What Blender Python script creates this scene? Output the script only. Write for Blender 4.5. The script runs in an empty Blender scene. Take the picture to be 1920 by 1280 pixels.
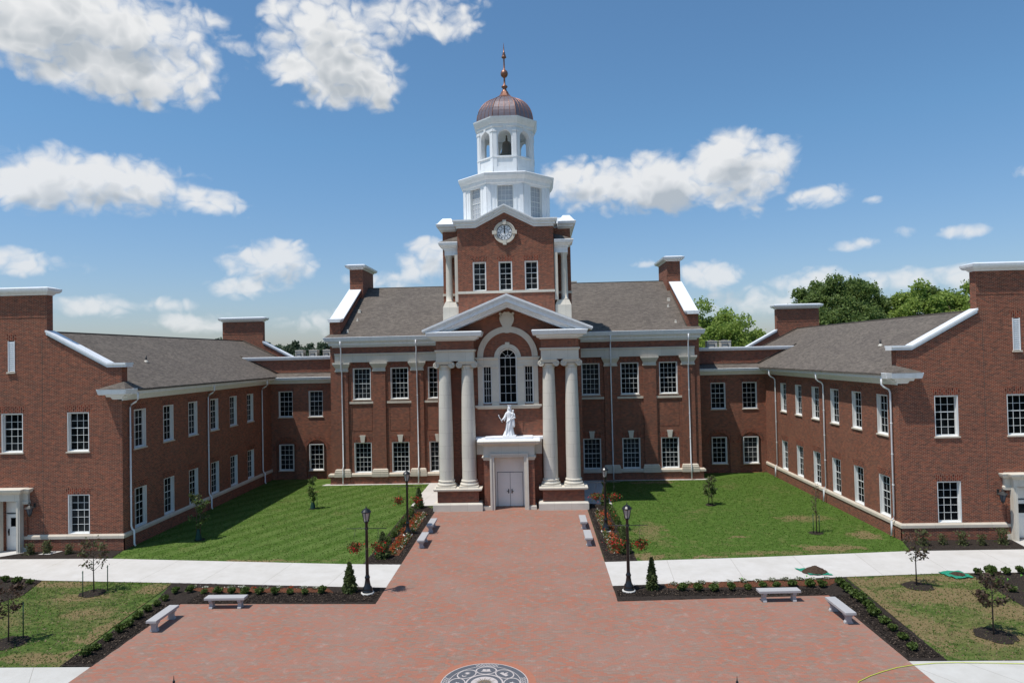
import bpy, bmesh, math, random
import numpy as np
from mathutils import Vector, Matrix
from mathutils.geometry import tessellate_polygon
PI = math.pi
C = bpy.context.scene.collection
S = bpy.context.scene
random.seed(7)

# ------------------------------------------------------------------ camera
CAM = Vector((2.08, -49.52, 11.2))
YAW, PITCH, ROLL, FPX = .0351, .0201, -.0219, 1280.0
_cy, _sy, _cp, _sp = math.cos(YAW), math.sin(YAW), math.cos(PITCH), math.sin(PITCH)
F = Vector((-_sy*_cp, _cy*_cp, _sp)); R0 = Vector((_cy, _sy, 0)); U0 = R0.cross(F)
R = math.cos(ROLL)*R0 + math.sin(ROLL)*U0
U = -math.sin(ROLL)*R0 + math.cos(ROLL)*U0
cd = bpy.data.cameras.new('camera'); cam = bpy.data.objects.new('camera', cd); C.objects.link(cam)
cd.sensor_width = 36; cd.lens = FPX/1920*36; cd.clip_end = 6000; cd.clip_start = .5
cam.matrix_world = Matrix(((R.x, U.x, -F.x, CAM.x), (R.y, U.y, -F.y, CAM.y), (R.z, U.z, -F.z, CAM.z), (0, 0, 0, 1)))
S.camera = cam
S.view_settings.view_transform = 'Standard'; S.view_settings.look = 'None'
S.view_settings.exposure = 0.12; S.view_settings.gamma = 1
S.view_settings.use_curve_mapping = False

# ------------------------------------------------------------------ sun and sky
SD = Vector((-.365, -.225, 1.0)).normalized()          # towards the sun
EL = math.asin(SD.z); AZ = math.atan2(SD.x, SD.y)
sl = bpy.data.lights.new('sun', 'SUN'); so = bpy.data.objects.new('sun', sl); C.objects.link(so)
sl.energy = 4.2; sl.angle = math.radians(.5); sl.color = (1.0, .955, .89)
so.rotation_euler = (-SD).to_track_quat('-Z', 'Y').to_euler()

def dirpx(u, v):
    return (F*FPX + R*(u-960) - U*(v-640)).normalized()

def build_world():
    w = bpy.data.worlds.new('World'); S.world = w; w.use_nodes = True
    nt = w.node_tree; N = nt.nodes; L = nt.links; N.clear()
    out = N.new('ShaderNodeOutputWorld'); bg = N.new('ShaderNodeBackground')
    L.new(bg.outputs[0], out.inputs[0]); bg.inputs[1].default_value = .103
    sky = N.new('ShaderNodeTexSky'); sky.sky_type = 'NISHITA'; sky.sun_disc = False
    sky.sun_elevation = EL; sky.sun_rotation = AZ; sky.air_density = 1.0; sky.dust_density = .9; sky.ozone_density = 3.2
    sky.altitude = 100
    tc = N.new('ShaderNodeTexCoord')
    # cloud density as a node group of direction (azimuth, elevation)
    g = bpy.data.node_groups.new('cloud_density', 'ShaderNodeTree')
    g.interface.new_socket('Vector', in_out='INPUT', socket_type='NodeSocketVector')
    g.interface.new_socket('Value', in_out='OUTPUT', socket_type='NodeSocketFloat'); g.interface.new_socket('Low', in_out='OUTPUT', socket_type='NodeSocketFloat')
    gn, gl = g.nodes, g.links
    gi = gn.new('NodeGroupInput'); go = gn.new('NodeGroupOutput')
    clouds = [(150, 30, 290, 110, 1), (240, 130, 170, 75, 1), (40, 40, 150, 90, 1), (620, 50, 140, 85, .8), (635, 130, 125, 72, 1), (700, 165, 60, 45, .9), (770, 25, 150, 55, .75),
              (70, 340, 120, 62, 1), (210, 345, 170, 62, 1), (390, 380, 80, 28, .8), (55, 490, 100, 26, .7), (505, 495, 95, 42, .9),
              (455, 540, 70, 24, .8), (190, 575, 80, 22, .75), (320, 572, 65, 16, .6), (335, 602, 60, 20, .6), (410, 605, 70, 24, .6),
              (800, 490, 70, 45, .85), (735, 525, 75, 25, .7), (1100, 345, 105, 52, 1), (1240, 345, 150, 58, 1), (1375, 322, 118, 78, 1), (1450, 330, 40, 40, .8),
              (1535, 370, 78, 24, .85), (1636, 376, 22, 11, .7), (1800, 438, 55, 17, .8), (1600, 459, 60, 14, .65), (1700, 435, 28, 16, .5),
              (1335, 517, 65, 28, .9), (1440, 565, 130, 36, .5), (1540, 517, 60, 22, .8), (1700, 522, 110, 24, .7), (1820, 515, 70, 24, .75),
              (1212, 492, 36, 12, .6), (600, 600, 60, 26, .5), (1480, 530, 50, 22, .7), (1915, 320, 22, 16, .6), (520, 605, 40, 14, .5)]
    acc = None
    for (u, v, ru, rv, k) in clouds:
        d = dirpx(u, v); a = math.atan2(d.x, d.y); e = math.asin(d.z)
        du = dirpx(u+ru, v); dv = dirpx(u, v-rv)
        ra = abs(math.atan2(du.x, du.y)-a); re = abs(math.asin(dv.z)-e)
        s1 = gn.new('ShaderNodeVectorMath'); s1.operation = 'SUBTRACT'; s1.inputs[1].default_value = (a, e, 0); gl.new(gi.outputs[0], s1.inputs[0])
        s2 = gn.new('ShaderNodeVectorMath'); s2.operation = 'MULTIPLY'; s2.inputs[1].default_value = (1/ra, 1/re, 0); gl.new(s1.outputs[0], s2.inputs[0])
        s3 = gn.new('ShaderNodeVectorMath'); s3.operation = 'DOT_PRODUCT'; gl.new(s2.outputs[0], s3.inputs[0]); gl.new(s2.outputs[0], s3.inputs[1])
        s4 = gn.new('ShaderNodeMath'); s4.operation = 'MULTIPLY_ADD'; s4.inputs[1].default_value = -k*.75; s4.inputs[2].default_value = k; gl.new(s3.outputs['Value'], s4.inputs[0])
        if acc is None: acc = s4.outputs[0]
        else:
            m = gn.new('ShaderNodeMath'); m.operation = 'SMOOTH_MAX'; m.inputs[2].default_value = .25
            gl.new(acc, m.inputs[0]); gl.new(s4.outputs[0], m.inputs[1]); acc = m.outputs[0]
    prev = None
    wn = gn.new('ShaderNodeTexNoise'); wn.inputs['Scale'].default_value = 22; wn.inputs['Detail'].default_value = 3; gl.new(gi.outputs[0], wn.inputs['Vector'])
    ws = gn.new('ShaderNodeVectorMath'); ws.operation = 'MULTIPLY_ADD'; ws.inputs[1].default_value = (.045, .03, 0); gl.new(wn.outputs['Color'], ws.inputs[0]); gl.new(gi.outputs[0], ws.inputs[2])
    for (kind, sc, amp, det, off) in (('N', 7, .55, 2, 0), ('V', 14, .36, 1, 1.3), ('V', 34, .22, 1, 5.1), ('N', 46, .50, 6, 9.1)):
        mp = gn.new('ShaderNodeMapping'); mp.inputs['Scale'].default_value = (sc, sc*1.3, 1); mp.inputs['Location'].default_value = (off, off*1.7, off); gl.new(ws.outputs[0], mp.inputs[0])
        no = gn.new('ShaderNodeTexNoise'); no.inputs['Scale'].default_value = 1; no.inputs['Detail'].default_value = det; no.inputs['Roughness'].default_value = .6; val = no.outputs[0]
        gl.new(mp.outputs[0], no.inputs['Vector'])
        if kind == 'N': gain, base = amp*1.5, -amp*.75
        else:      # billows: rounded lumps with creases between them
            a1 = gn.new('ShaderNodeMath'); a1.operation = 'SUBTRACT'; a1.inputs[1].default_value = .5; gl.new(val, a1.inputs[0]); a2 = gn.new('ShaderNodeMath'); a2.operation = 'ABSOLUTE'; gl.new(a1.outputs[0], a2.inputs[0]); val = a2.outputs[0]; gain, base = amp*6, -amp*.5
        mm = gn.new('ShaderNodeMath'); mm.operation = 'MULTIPLY_ADD'; mm.inputs[1].default_value = gain; mm.inputs[2].default_value = base; gl.new(val, mm.inputs[0])
        if prev is None: prev = mm.outputs[0]
        else:
            ad = gn.new('ShaderNodeMath'); ad.operation = 'ADD'; gl.new(prev, ad.inputs[0]); gl.new(mm.outputs[0], ad.inputs[1]); prev = ad.outputs[0]
        if sc == 34: low = prev
    ad = gn.new('ShaderNodeMath'); ad.operation = 'ADD'; gl.new(prev, ad.inputs[0]); gl.new(acc, ad.inputs[1])
    gl.new(ad.outputs[0], go.inputs[0])
    lo = gn.new('ShaderNodeMath'); lo.operation = 'ADD'; gl.new(low, lo.inputs[0]); gl.new(acc, lo.inputs[1]); gl.new(lo.outputs[0], go.inputs[1])
    # direction -> (azimuth, elevation)
    sep = N.new('ShaderNodeSeparateXYZ'); L.new(tc.outputs['Generated'], sep.inputs[0])
    at = N.new('ShaderNodeMath'); at.operation = 'ARCTAN2'; L.new(sep.outputs[0], at.inputs[0]); L.new(sep.outputs[1], at.inputs[1])
    asn = N.new('ShaderNodeMath'); asn.operation = 'ARCSINE'; L.new(sep.outputs[2], asn.inputs[0])
    cb = N.new('ShaderNodeCombineXYZ'); L.new(at.outputs[0], cb.inputs[0]); L.new(asn.outputs[0], cb.inputs[1])
    def dens(off, k=0):
        o = cb.outputs[0]
        if off:
            va = N.new('ShaderNodeVectorMath'); va.operation = 'ADD'; va.inputs[1].default_value = off; L.new(o, va.inputs[0]); o = va.outputs[0]
        gg = N.new('ShaderNodeGroup'); gg.node_tree = g; L.new(o, gg.inputs[0]); return gg.outputs[k]
    d0 = dens(None); d1 = dens((-.012, .030, 0), 1)
    mr = N.new('ShaderNodeMapRange'); mr.interpolation_type = 'SMOOTHSTEP'; mr.inputs[1].default_value = .08; mr.inputs[2].default_value = .82; L.new(d0, mr.inputs[0])
    # shade: thick cloud between this point and the light is greyer
    sh = N.new('ShaderNodeMapRange'); sh.inputs[1].default_value = .45; sh.inputs[2].default_value = 1.15; L.new(d1, sh.inputs[0])
    cr = N.new('ShaderNodeMix'); cr.data_type = 'RGBA'; L.new(sh.outputs[0], cr.inputs[0])
    cr.inputs[6].default_value = (7.4, 7.5, 7.6, 1); cr.inputs[7].default_value = (4.2, 4.6, 5.0, 1)
    mx = N.new('ShaderNodeMix'); mx.data_type = 'RGBA';  tn = N.new('ShaderNodeMix'); tn.data_type = 'RGBA'; tn.blend_type = 'MULTIPLY'; tn.inputs[0].default_value = 1; tn.inputs[7].default_value = (.80, 1.04, 1.17, 1); L.new(sky.outputs[0], tn.inputs[6]); eg = N.new('ShaderNodeMapRange'); eg.inputs[1].default_value = 0.0; eg.inputs[2].default_value = .30; L.new(asn.outputs[0], eg.inputs[0]); tc2 = N.new('ShaderNodeMix'); tc2.data_type = 'RGBA'; L.new(eg.outputs[0], tc2.inputs[0]); tc2.inputs[6].default_value = (.93, .915, 1.03, 1); tc2.inputs[7].default_value = (.84, 1.13, 1.22, 1); L.new(tc2.outputs[2], tn.inputs[7]); em = N.new('ShaderNodeMath'); em.operation = 'MULTIPLY_ADD'; em.inputs[1].default_value = .3; em.inputs[2].default_value = .7; L.new(eg.outputs[0], em.inputs[0]); cm = N.new('ShaderNodeMath'); cm.operation = 'MULTIPLY'; L.new(em.outputs[0], cm.inputs[0]); L.new(mr.outputs[0], cm.inputs[1]); L.new(tn.outputs[2], mx.inputs[6]); L.new(cm.outputs[0], mx.inputs[0]); L.new(cr.outputs[2], mx.inputs[7])
    L.new(mx.outputs[2], bg.inputs[0])
build_world()

# ------------------------------------------------------------------ materials
MATS = {}
class MT:
    def __init__(s, name, rough=.8, spec=.3, metal=0):
        m = bpy.data.materials.new(name); m.use_nodes = True; s.m = m; s.N = m.node_tree.nodes; s.L = m.node_tree.links
        s.b = s.N['Principled BSDF']; s.b.inputs['Roughness'].default_value = rough
        s.b.inputs['Specular IOR Level'].default_value = spec; s.b.inputs['Metallic'].default_value = metal
        MATS[name] = m
        g = s.N.new('ShaderNodeNewGeometry'); s.pos = g.outputs['Position']; s.nrm = g.outputs['Normal']; s.rnd = g.outputs['Random Per Island']
    def obj(s):
        t = s.N.new('ShaderNodeTexCoord'); return t.outputs['Object']
    def noise(s, scale, det=3, vec=None, rough=.55, sc3=None, loc=None):
        v = vec or s.pos
        if sc3 or loc:
            mp = s.N.new('ShaderNodeMapping')
            if sc3: mp.inputs['Scale'].default_value = sc3
            if loc: mp.inputs['Location'].default_value = loc
            s.L.new(v, mp.inputs[0]); v = mp.outputs[0]
        n = s.N.new('ShaderNodeTexNoise'); n.inputs['Scale'].default_value = scale; n.inputs['Detail'].default_value = det; n.inputs['Roughness'].default_value = rough
        s.L.new(v, n.inputs['Vector']); return n.outputs[0]
    def rng(s, x, a, b, c=0, d=1):
        n = s.N.new('ShaderNodeMapRange'); s.L.new(x, n.inputs[0]); n.inputs[1].default_value = a; n.inputs[2].default_value = b; n.inputs[3].default_value = c; n.inputs[4].default_value = d
        return n.outputs[0]
    def mix(s, f, a, b, mode='MIX'):
        n = s.N.new('ShaderNodeMix'); n.data_type = 'RGBA'; n.blend_type = mode
        for i, x in ((0, f), (6, a), (7, b)):
            if isinstance(x, (int, float)): n.inputs[i].default_value = x
            elif isinstance(x, tuple): n.inputs[i].default_value = (x+(1,))[:4]
            else: s.L.new(x, n.inputs[i])
        return n.outputs[2]
    def math(s, op, a, b=None, c=None):
        n = s.N.new('ShaderNodeMath'); n.operation = op
        for i, x in enumerate((a, b, c)):
            if x is None: continue
            if isinstance(x, (int, float)): n.inputs[i].default_value = x
            else: s.L.new(x, n.inputs[i])
        return n.outputs[0]
    def sep(s, v):
        n = s.N.new('ShaderNodeSeparateXYZ'); s.L.new(v, n.inputs[0]); return n.outputs
    def comb(s, x, y, z=0):
        n = s.N.new('ShaderNodeCombineXYZ')
        for i, q in enumerate((x, y, z)):
            if isinstance(q, (int, float)): n.inputs[i].default_value = q
            else: s.L.new(q, n.inputs[i])
        return n.outputs[0]
    def wallvec(s):
        p = s.sep(s.pos); n = s.sep(s.nrm)
        a = s.math('GREATER_THAN', s.math('ABSOLUTE', n[0]), s.math('ABSOLUTE', n[1]))
        u = s.math('ADD', s.math('MULTIPLY', p[1], a), s.math('MULTIPLY', p[0], s.math('SUBTRACT', 1, a)))
        return s.comb(u, p[2])
    def brick(s, vec, w, h, mortar, c1, c2, cm, off=.5, bias=0, smooth=.1):
        n = s.N.new('ShaderNodeTexBrick'); s.L.new(vec, n.inputs['Vector']); n.offset = off
        n.inputs['Scale'].default_value = 1; n.inputs['Brick Width'].default_value = w; n.inputs['Row Height'].default_value = h
        n.inputs['Mortar Size'].default_value = mortar; n.inputs['Mortar Smooth'].default_value = smooth; n.inputs['Bias'].default_value = bias
        for k, c in (('Color1', c1), ('Color2', c2), ('Mortar', cm)):
            if isinstance(c, tuple): n.inputs[k].default_value = c+(1,)
            else: s.L.new(c, n.inputs[k])
        return n.outputs
    def bump(s, h, st=.3, dist=.02):
        n = s.N.new('ShaderNodeBump'); n.inputs['Strength'].default_value = st; n.inputs['Distance'].default_value = dist
        s.L.new(h, n.inputs['Height']); s.L.new(n.outputs[0], s.b.inputs['Normal'])
    def col(s, c):
        if isinstance(c, tuple): s.b.inputs['Base Color'].default_value = c+(1,)
        else: s.L.new(c, s.b.inputs['Base Color'])

def make_brick(name, red, dark, mort, w=.215, h=.0745, rot=False):
    t = MT(name, .88, .2)
    v = t.wallvec()
    if rot:
        q = t.sep(v); v = t.comb(q[1], q[0])
    big = t.noise(.55, 4); mid = t.noise(3.2, 3, vec=t.wallvec(), sc3=(1, 2.2, 1))
    r2 = t.mix(t.rng(mid, .3, .7), red, tuple(x*k for x, k in zip(red, (.72, .78, .85))))
    d2 = t.mix(t.rng(mid, .3, .7), dark, tuple(x*1.35 for x in dark))
    b = t.brick(v, w, h, .0085, r2, d2, mort, bias=-.15)
    fl_ = t.noise(5.5, 4, vec=t.wallvec(), sc3=(.55, 2.6, 1), rough=.75)
    c = t.mix(t.rng(fl_, .30, .50, .8, 0), b['Color'], (.45, .47, .52), 'MULTIPLY'); c = t.mix(t.rng(fl_, .52, .72, 0, .75), c, (1.8, 1.5, 1.25), 'MULTIPLY')
    c = t.mix(t.rng(big, .3, .75), c, (.86, .84, .86), 'MULTIPLY')
    # faint streaks of weathering
    st = t.noise(1.0, 5, sc3=(2.5, 2.5, .22))
    c = t.mix(t.rng(st, .52, .8, 0, .35), c, (.75, .70, .70), 'MULTIPLY')
    t.col(c); t.bump(b['Fac'], -.35, .01)
    return t
make_brick('brick', (.300, .078, .038), (.076, .030, .021), (.35, .235, .17))
make_brick('brick_soldier', (.27, .060, .030), (.045, .018, .014), (.36, .25, .18), w=.22, h=.12, rot=True)
t = MT('stone', .8, .25); n = t.noise(1.6, 5); n2 = t.noise(22, 3)
b = t.brick(t.wallvec(), 1.25, 40, .006, (1, 1, 1), (.97, .96, .95), (.62, .60, .57))
c = t.mix(t.rng(n, .3, .7), (.63, .58, .49), (.55, .505, .43)); c = t.mix(t.rng(n2, .35, .65, 0, .3), c, (.64, .60, .53)); c = t.mix(1, c, b['Color'], 'MULTIPLY'); t.col(c); t.bump(n2, .1, .01)
t = MT('stone_band', .8, .25); n = t.noise(2.2, 5); b = t.brick(t.wallvec(), 1.6, 40, .006, (1, 1, 1), (.95, .95, .94), (.6, .58, .55))
c = t.mix(t.rng(n, .3, .7), (.62, .54, .44), (.54, .47, .385)); c = t.mix(1, c, b['Color'], 'MULTIPLY'); t.col(c)
t = MT('stone_drum', .8, .25); o = t.sep(t.obj()); b = t.brick(t.comb(t.math('ADD', o[0], .5), o[2]), 1.0, .93, .007, (1, 1, 1), (.94, .945, .95), (.58, .56, .53))
n = t.noise(1.3, 5, sc3=(1, 1, .5)); c = t.mix(t.rng(n, .3, .7), (.64, .60, .52), (.57, .53, .46)); c = t.mix(1, c, b['Color'], 'MULTIPLY'); t.col(c)
def plain(name, c, rough=.5, spec=.4, metal=0, var=.08, sc=2.0, bump=0):
    t = MT(name, rough, spec, metal); n = t.noise(sc, 4)
    cc = t.mix(t.rng(n, .3, .7), c, tuple(x*(1-var) for x in c))
    if name in ('white_trim', 'white_metal', 'white_frame', 'statue_white'):
        st = t.noise(1.0, 5, sc3=(5, 5, .5), rough=.65); cc = t.mix(t.rng(st, .5, .78, 0, .5), cc, tuple(x*y for x, y in zip(c, (.74, .72, .68))))
        if name == 'white_metal':
            q = t.sep(t.pos); js = t.math('FRACT', t.math('MULTIPLY', t.math('ADD', q[0], t.math('MULTIPLY', q[1], .7)), .38)); cc = t.mix(t.rng(js, .0, .006, .6, 0), cc, (.35, .36, .37))
    t.col(cc)
    if bump: t.bump(t.noise(bump, 4), .3, .01)
    return t
plain('white_trim', (.80, .81, .82), .45, .4, var=.07)
plain('white_metal', (.78, .80, .82), .35, .5, var=.05)
plain('white_frame', (.72, .72, .70), .5, .4, var=.05)
plain('cream_box', (.60, .57, .50), .6, .3)
plain('concrete_foot', (.62, .60, .56), .8, .2, var=.12)
plain('door_white', (.86, .85, .80), .45, .4, var=.03)
plain('black_metal', (.013, .013, .014), .28, .5, var=.3, sc=6)
plain('dark_metal', (.03, .03, .03), .5, .4)
plain('grey_metal', (.30, .31, .32), .4, .5, metal=.6)
plain('flashing', (.075, .062, .05), .6, .3)
plain('granite', (.42, .41, .41), .6, .4, var=.15, sc=60)
plain('statue_white', (.78, .79, .81), .5, .35, var=.04, sc=5)
plain('bell_bronze', (.16, .145, .13), .5, .5, metal=.3)
plain('green_stake', (.02, .07, .04), .6, .3)
plain('tarp_green', (.02, .26, .16), .5, .35, var=.25, sc=8)
plain('soil', (.085, .055, .038), .95, .1, var=.5, sc=14, bump=30)
plain('chip_dark', (.03, .023, .019), .95, .1, var=.5, sc=14); plain('chip_light', (.16, .12, .09), .95, .1, var=.4, sc=14); plain('bag_green', (.015, .06, .045), .6, .3, var=.4, sc=9)
plain('hose_yellow', (.55, .62, .06), .5, .4)
plain('flag_green', (.25, .75, .08), .5, .3)
plain('pot_brown', (.20, .09, .045), .9, .1, var=.4, sc=25)
plain('bark', (.11, .08, .06), .9, .15, var=.4, sc=12)
plain('lamp_glass', (.42, .40, .36), .35, .5, var=.12, sc=8)
plain('dial_white', (.78, .79, .80), .4, .4, var=.03)
plain('ink', (.012, .014, .018), .4, .4)
plain('ink_soft', (.09, .10, .12), .5, .3)
t = MT('belfry_glass', .25, .5); t.col(t.mix(t.rng(t.noise(5, 3), .3, .7), (.42, .43, .45), (.34, .36, .39)))
# dark window glass with a little wobble in the reflection
t = MT('glass', .06, .10); t.b.inputs['IOR'].default_value = 1.18
n = t.noise(1.7, 3, loc=(3, 9, 1)); oi = t.N.new('ShaderNodeObjectInfo'); n4 = t.math('ADD', t.math('MULTIPLY', oi.outputs['Random'], .35), t.math('MULTIPLY', n, .8)); t.col(t.mix(t.rng(n4, .52, .85), (.004, .005, .006), (.040, .043, .046))); t.bump(t.noise(.8, 1), .03, .05)  # paler random tone in the glass colour stands in for reflections
# copper
t = MT('copper', .45, .5, .45); n = t.noise(3.2, 5); c = t.mix(t.rng(n, .3, .72), (.22, .165, .165), (.17, .15, .17)); t.col(c); t.L.new(t.rng(n, .3, .7, .3, .5), t.b.inputs['Roughness'])
plain('copper_bright', (.32, .15, .10), .42, .5, metal=.6, var=.35, sc=7)
# shingles
t = MT('shingle', .95, .12); p = t.sep(t.pos); nn = t.sep(t.nrm)
a = t.math('GREATER_THAN', t.math('ABSOLUTE', nn[0]), t.math('ABSOLUTE', nn[1]))
u = t.math('ADD', t.math('MULTIPLY', p[1], a), t.math('MULTIPLY', p[0], t.math('SUBTRACT', 1, a)))
b = t.brick(t.comb(u, p[2]), .32, .068, .005, (.160, .137, .117), (.078, .068, .060), (.050, .043, .038), off=.37)
n = t.noise(7, 4, sc3=(1, 1, 2.5)); c = t.mix(t.rng(n, .3, .7), b['Color'], (.21, .178, .148)); c = t.mix(.5, b['Color'], c)
n = t.noise(.5, 4); c = t.mix(t.rng(n, .3, .7), c, (.83, .83, .85), 'MULTIPLY'); t.col(c); t.bump(b['Fac'], -.3, .01)
# lawns
def lawn(name, dry, stripe, seed, lush=(.058, .120, .013), spots=()):
    t = MT(name, .9, .15); p = t.sep(t.pos)
    f = t.noise(26, 5, rough=.7, loc=(seed, 0, 0)); m = t.noise(2.4, 5, rough=.62, sc3=(1, 1.4, 1), loc=(seed, 2, 0)); g = t.noise(.36, 4, loc=(seed*2, 5, 0), rough=.55)
    c = t.mix(t.rng(f, .28, .72), lush, tuple(x*.45 for x in lush))
    c = t.mix(t.rng(m, .35, .7), c, (.092, .150, .028))
    if stripe:
        q = t.math('ADD', t.math('MULTIPLY', p[0], .88), t.math('MULTIPLY', p[1], -.48))
        sw = t.math('SINE', t.math('MULTIPLY', q, 3.9)); c = t.mix(t.rng(sw, -.5, .5, 0, .6), c, (.115, .165, .042))
        q = t.math('ADD', t.math('MULTIPLY', p[0], .55), t.math('MULTIPLY', p[1], .83))
        sw = t.math('SINE', t.math('MULTIPLY', q, 1.55)); c = t.mix(t.rng(sw, -.6, .6, 0, .22), c, (.048, .098, .012))
    k = t.math('ADD', t.math('MULTIPLY', g, .45), t.math('MULTIPLY', m, .40)); k = t.math('ADD', k, t.math('MULTIPLY', f, .15))
    wn = t.noise(1.3, 5, rough=.65, loc=(seed, 7, 0)); wn2 = t.noise(1.3, 5, rough=.65, loc=(seed, 47, 3)); p = [t.math('ADD', p[0], t.rng(wn, .25, .75, -1.1, 1.1)), t.math('ADD', p[1], t.rng(wn2, .25, .75, -.5, .5)), p[2]]
    for (x, y, rx, ry, st) in spots:
        q = t.math('ADD', t.math('POWER', t.math('ABSOLUTE', t.math('MULTIPLY', t.math('SUBTRACT', p[0], x), 1/rx)), 2), t.math('POWER', t.math('ABSOLUTE', t.math('MULTIPLY', t.math('SUBTRACT', p[1], y), 1/ry)), 2))
        k = t.math('ADD', k, t.math('MULTIPLY', t.math('MAXIMUM', t.math('SUBTRACT', 1, q), 0), st))
    c = t.mix(t.rng(k, .57-dry*.22, .76-dry*.12, 0, .9), c, t.mix(t.rng(f, .3, .7), (.235, .165, .085), (.14, .105, .05)))
    t.col(c); t.bump(f, .6, .05)
    return t
lawn('lawn_lush', .12, True, 3, spots=[(-15, -11.6, 7.5, .35, .25), (-8.2, -9, .7, 2.5, .12), (-17, 8, .8, .4, .25)])
lawn('lawn_mid', .16, False, 11, spots=[(11.2, -11.8, 1.4, .35, .5), (8, -11.6, .8, .9, .45), (18.3, -10.3, 2.1, .6, .5), (21.6, -7.8, 1.2, 1.2, .35), (12, 9.9, 2.4, .8, .4), (19.5, -3.5, 2.5, 1.2, .25), (9, -7, 1.2, 4, .18), (15, -11.2, 6, .5, .2), (14, -7.9, .6, .2, .4)])
lawn('lawn_patchy', .56, False, 23, (.062, .098, .02), spots=[(19.8, -18.0, 2.6, 1.3, .4), (20.5, -15.8, 3.5, .6, .3), (16.9, -19, .45, 6, .45), (22, -20.0, 2, 1.2, .3), (18.2, -16.1, 1.2, .8, .35), (19.6, -22.5, 1.4, 1.1, .3), (17.6, -21.5, .9, 1.6, .2), (30, -20, 6, 3, .3)])
lawn('lawn_patchy_green', .42, False, 31, (.052, .088, .016), spots=[(-16.2, -21, .4, 4, .4), (-17, -16, 1.0, .8, .3), (-18.3, -19.2, 1.6, .8, .2), (-22.5, -15.2, 2.2, .6, .3), (-17.3, -23.8, 1.8, .6, .25), (-20, -17.2, 1.5, .7, .25), (-22, -20, 2, 1, .15)])
lawn('field', .3, False, 50, (.05, .085, .025))
t = MT('dry_turf', .95, .1); n = t.noise(6, 6, rough=.7); t.col(t.mix(t.rng(n, .35, .65), (.30, .20, .115), (.17, .14, .065)))
# concrete walks with joints
def conc(name, c, jw, rot, off):
    t = MT(name, .85, .2); mp = t.N.new('ShaderNodeMapping'); mp.inputs['Rotation'].default_value = (0, 0, rot); mp.inputs['Location'].default_value = off; t.L.new(t.pos, mp.inputs[0])
    b = t.brick(mp.outputs[0], jw, 60, .012, (1, 1, 1), (.98, .98, .975), (.66, .64, .61), off=0)
    n = t.noise(.9, 6, rough=.65); n2 = t.noise(14, 4); d = t.mix(t.rng(n, .35, .7), c, tuple(x*k for x, k in zip(c, (.86, .85, .83))))
    d = t.mix(t.rng(n2, .3, .7, 0, .25), d, tuple(x*.85 for x in c)); s = t.noise(1.1, 6, rough=.7, loc=(7, 3, 0)); d = t.mix(t.rng(s, .60, .74, 0, .4), d, (.40, .36, .31))
    t.col(t.mix(1, d, b['Color'], 'MULTIPLY'))
conc('concrete', (.56, .535, .505), 3.4, .08, (.4, 30, 0)); conc('concrete_low', (.52, .505, .475), 1.8, -.55, (.2, 0, 0))
# clay pavers
t = MT('pavers', .85, .22)
mp = t.N.new('ShaderNodeMapping'); mp.inputs['Rotation'].default_value = (0, 0, PI/4); t.L.new(t.pos, mp.inputs[0])
f = t.brick(t.pos, .215, .108, .004, (0, 0, 0), (1, 1, 1), (.5, .5, .5), bias=0)
n1 = t.noise(1.5, 6, sc3=(.62, 1.3, 1), rough=.62); n2 = t.noise(.33, 4, loc=(4, 4, 0)); n3 = t.noise(5.5, 5, sc3=(.45, 1.5, 1), rough=.75)
tr = t.noise(.8, 5, sc3=(.25, 1.6, 1), rough=.7, loc=(2, 8, 0)); k = t.math('ADD', t.math('MULTIPLY', n1, .36), t.math('MULTIPLY', f['Color'], .30)); k = t.math('ADD', k, t.math('MULTIPLY', n3, .36))
red = t.mix(t.rng(n3, .3, .7), (.37, .142, .090), (.27, .112, .078)); gry = t.mix(t.rng(n3, .3, .7), (.18, .115, .088), (.29, .195, .152))
c = t.mix(t.rng(k, .40, .60), red, gry); c = t.mix(t.rng(n2, .42, .68, 0, .45), c, (.28, .185, .15))
w_ = t.noise(1.9, 7, rough=.72, loc=(9, 2, 0)); c = t.mix(t.rng(w_, .56, .76, 0, .5), c, (.42, .34, .30))
c = t.mix(t.math('MULTIPLY', f['Fac'], .5), c, (.12, .085, .07)); t.col(c); t.bump(f['Fac'], -.25, .01)
t = MT('mulch', 1.0, .08); n = t.noise(24, 6, rough=.8); n2 = t.noise(60, 3); n5 = t.noise(5, 4, rough=.7); t.col(t.mix(t.rng(n5, .35, .7, 0, .55), t.mix(t.rng(n, .42, .70), (.013, .011, .010), (.085, .066, .055)), (.055, .043, .036))); t.bump(n, 1.0, .05)
t = MT('mulch_red', 1.0, .08); n = t.noise(16, 6, rough=.8); t.col(t.mix(t.rng(n, .38, .66), (.03, .018, .014), (.25, .095, .05))); t.bump(n, 1.0, .05)
def leaf(name, a, b, tr=.35, c3=None):
    t = MT(name, .6, .3); n = t.noise(1.1, 2)
    c = t.mix(t.rnd, a, b); c = t.mix(t.rng(n, .35, .65, 0, .5), c, c3 or tuple(x*.65 for x in a)); t.col(c)
    tl = t.N.new('ShaderNodeBsdfTranslucent'); t.L.new(c, tl.inputs[0]); ms = t.N.new('ShaderNodeMixShader'); ms.inputs[0].default_value = tr
    o = t.N['Material Output']; t.L.new(t.b.outputs[0], ms.inputs[1]); t.L.new(tl.outputs[0], ms.inputs[2]); t.L.new(ms.outputs[0], o.inputs[0])
leaf('leaf_tree', (.22, .30, .09), (.12, .18, .05), .5); leaf('leaf_bright', (.36, .46, .11), (.2, .3, .055), .5); leaf('leaf_far', (.10, .135, .075), (.055, .085, .05))
leaf('leaf_shrub', (.12, .17, .035), (.05, .085, .018)); leaf('leaf_cypress', (.13, .165, .055), (.055, .085, .024)); leaf('leaf_olive', (.14, .15, .06), (.075, .09, .032))
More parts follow.
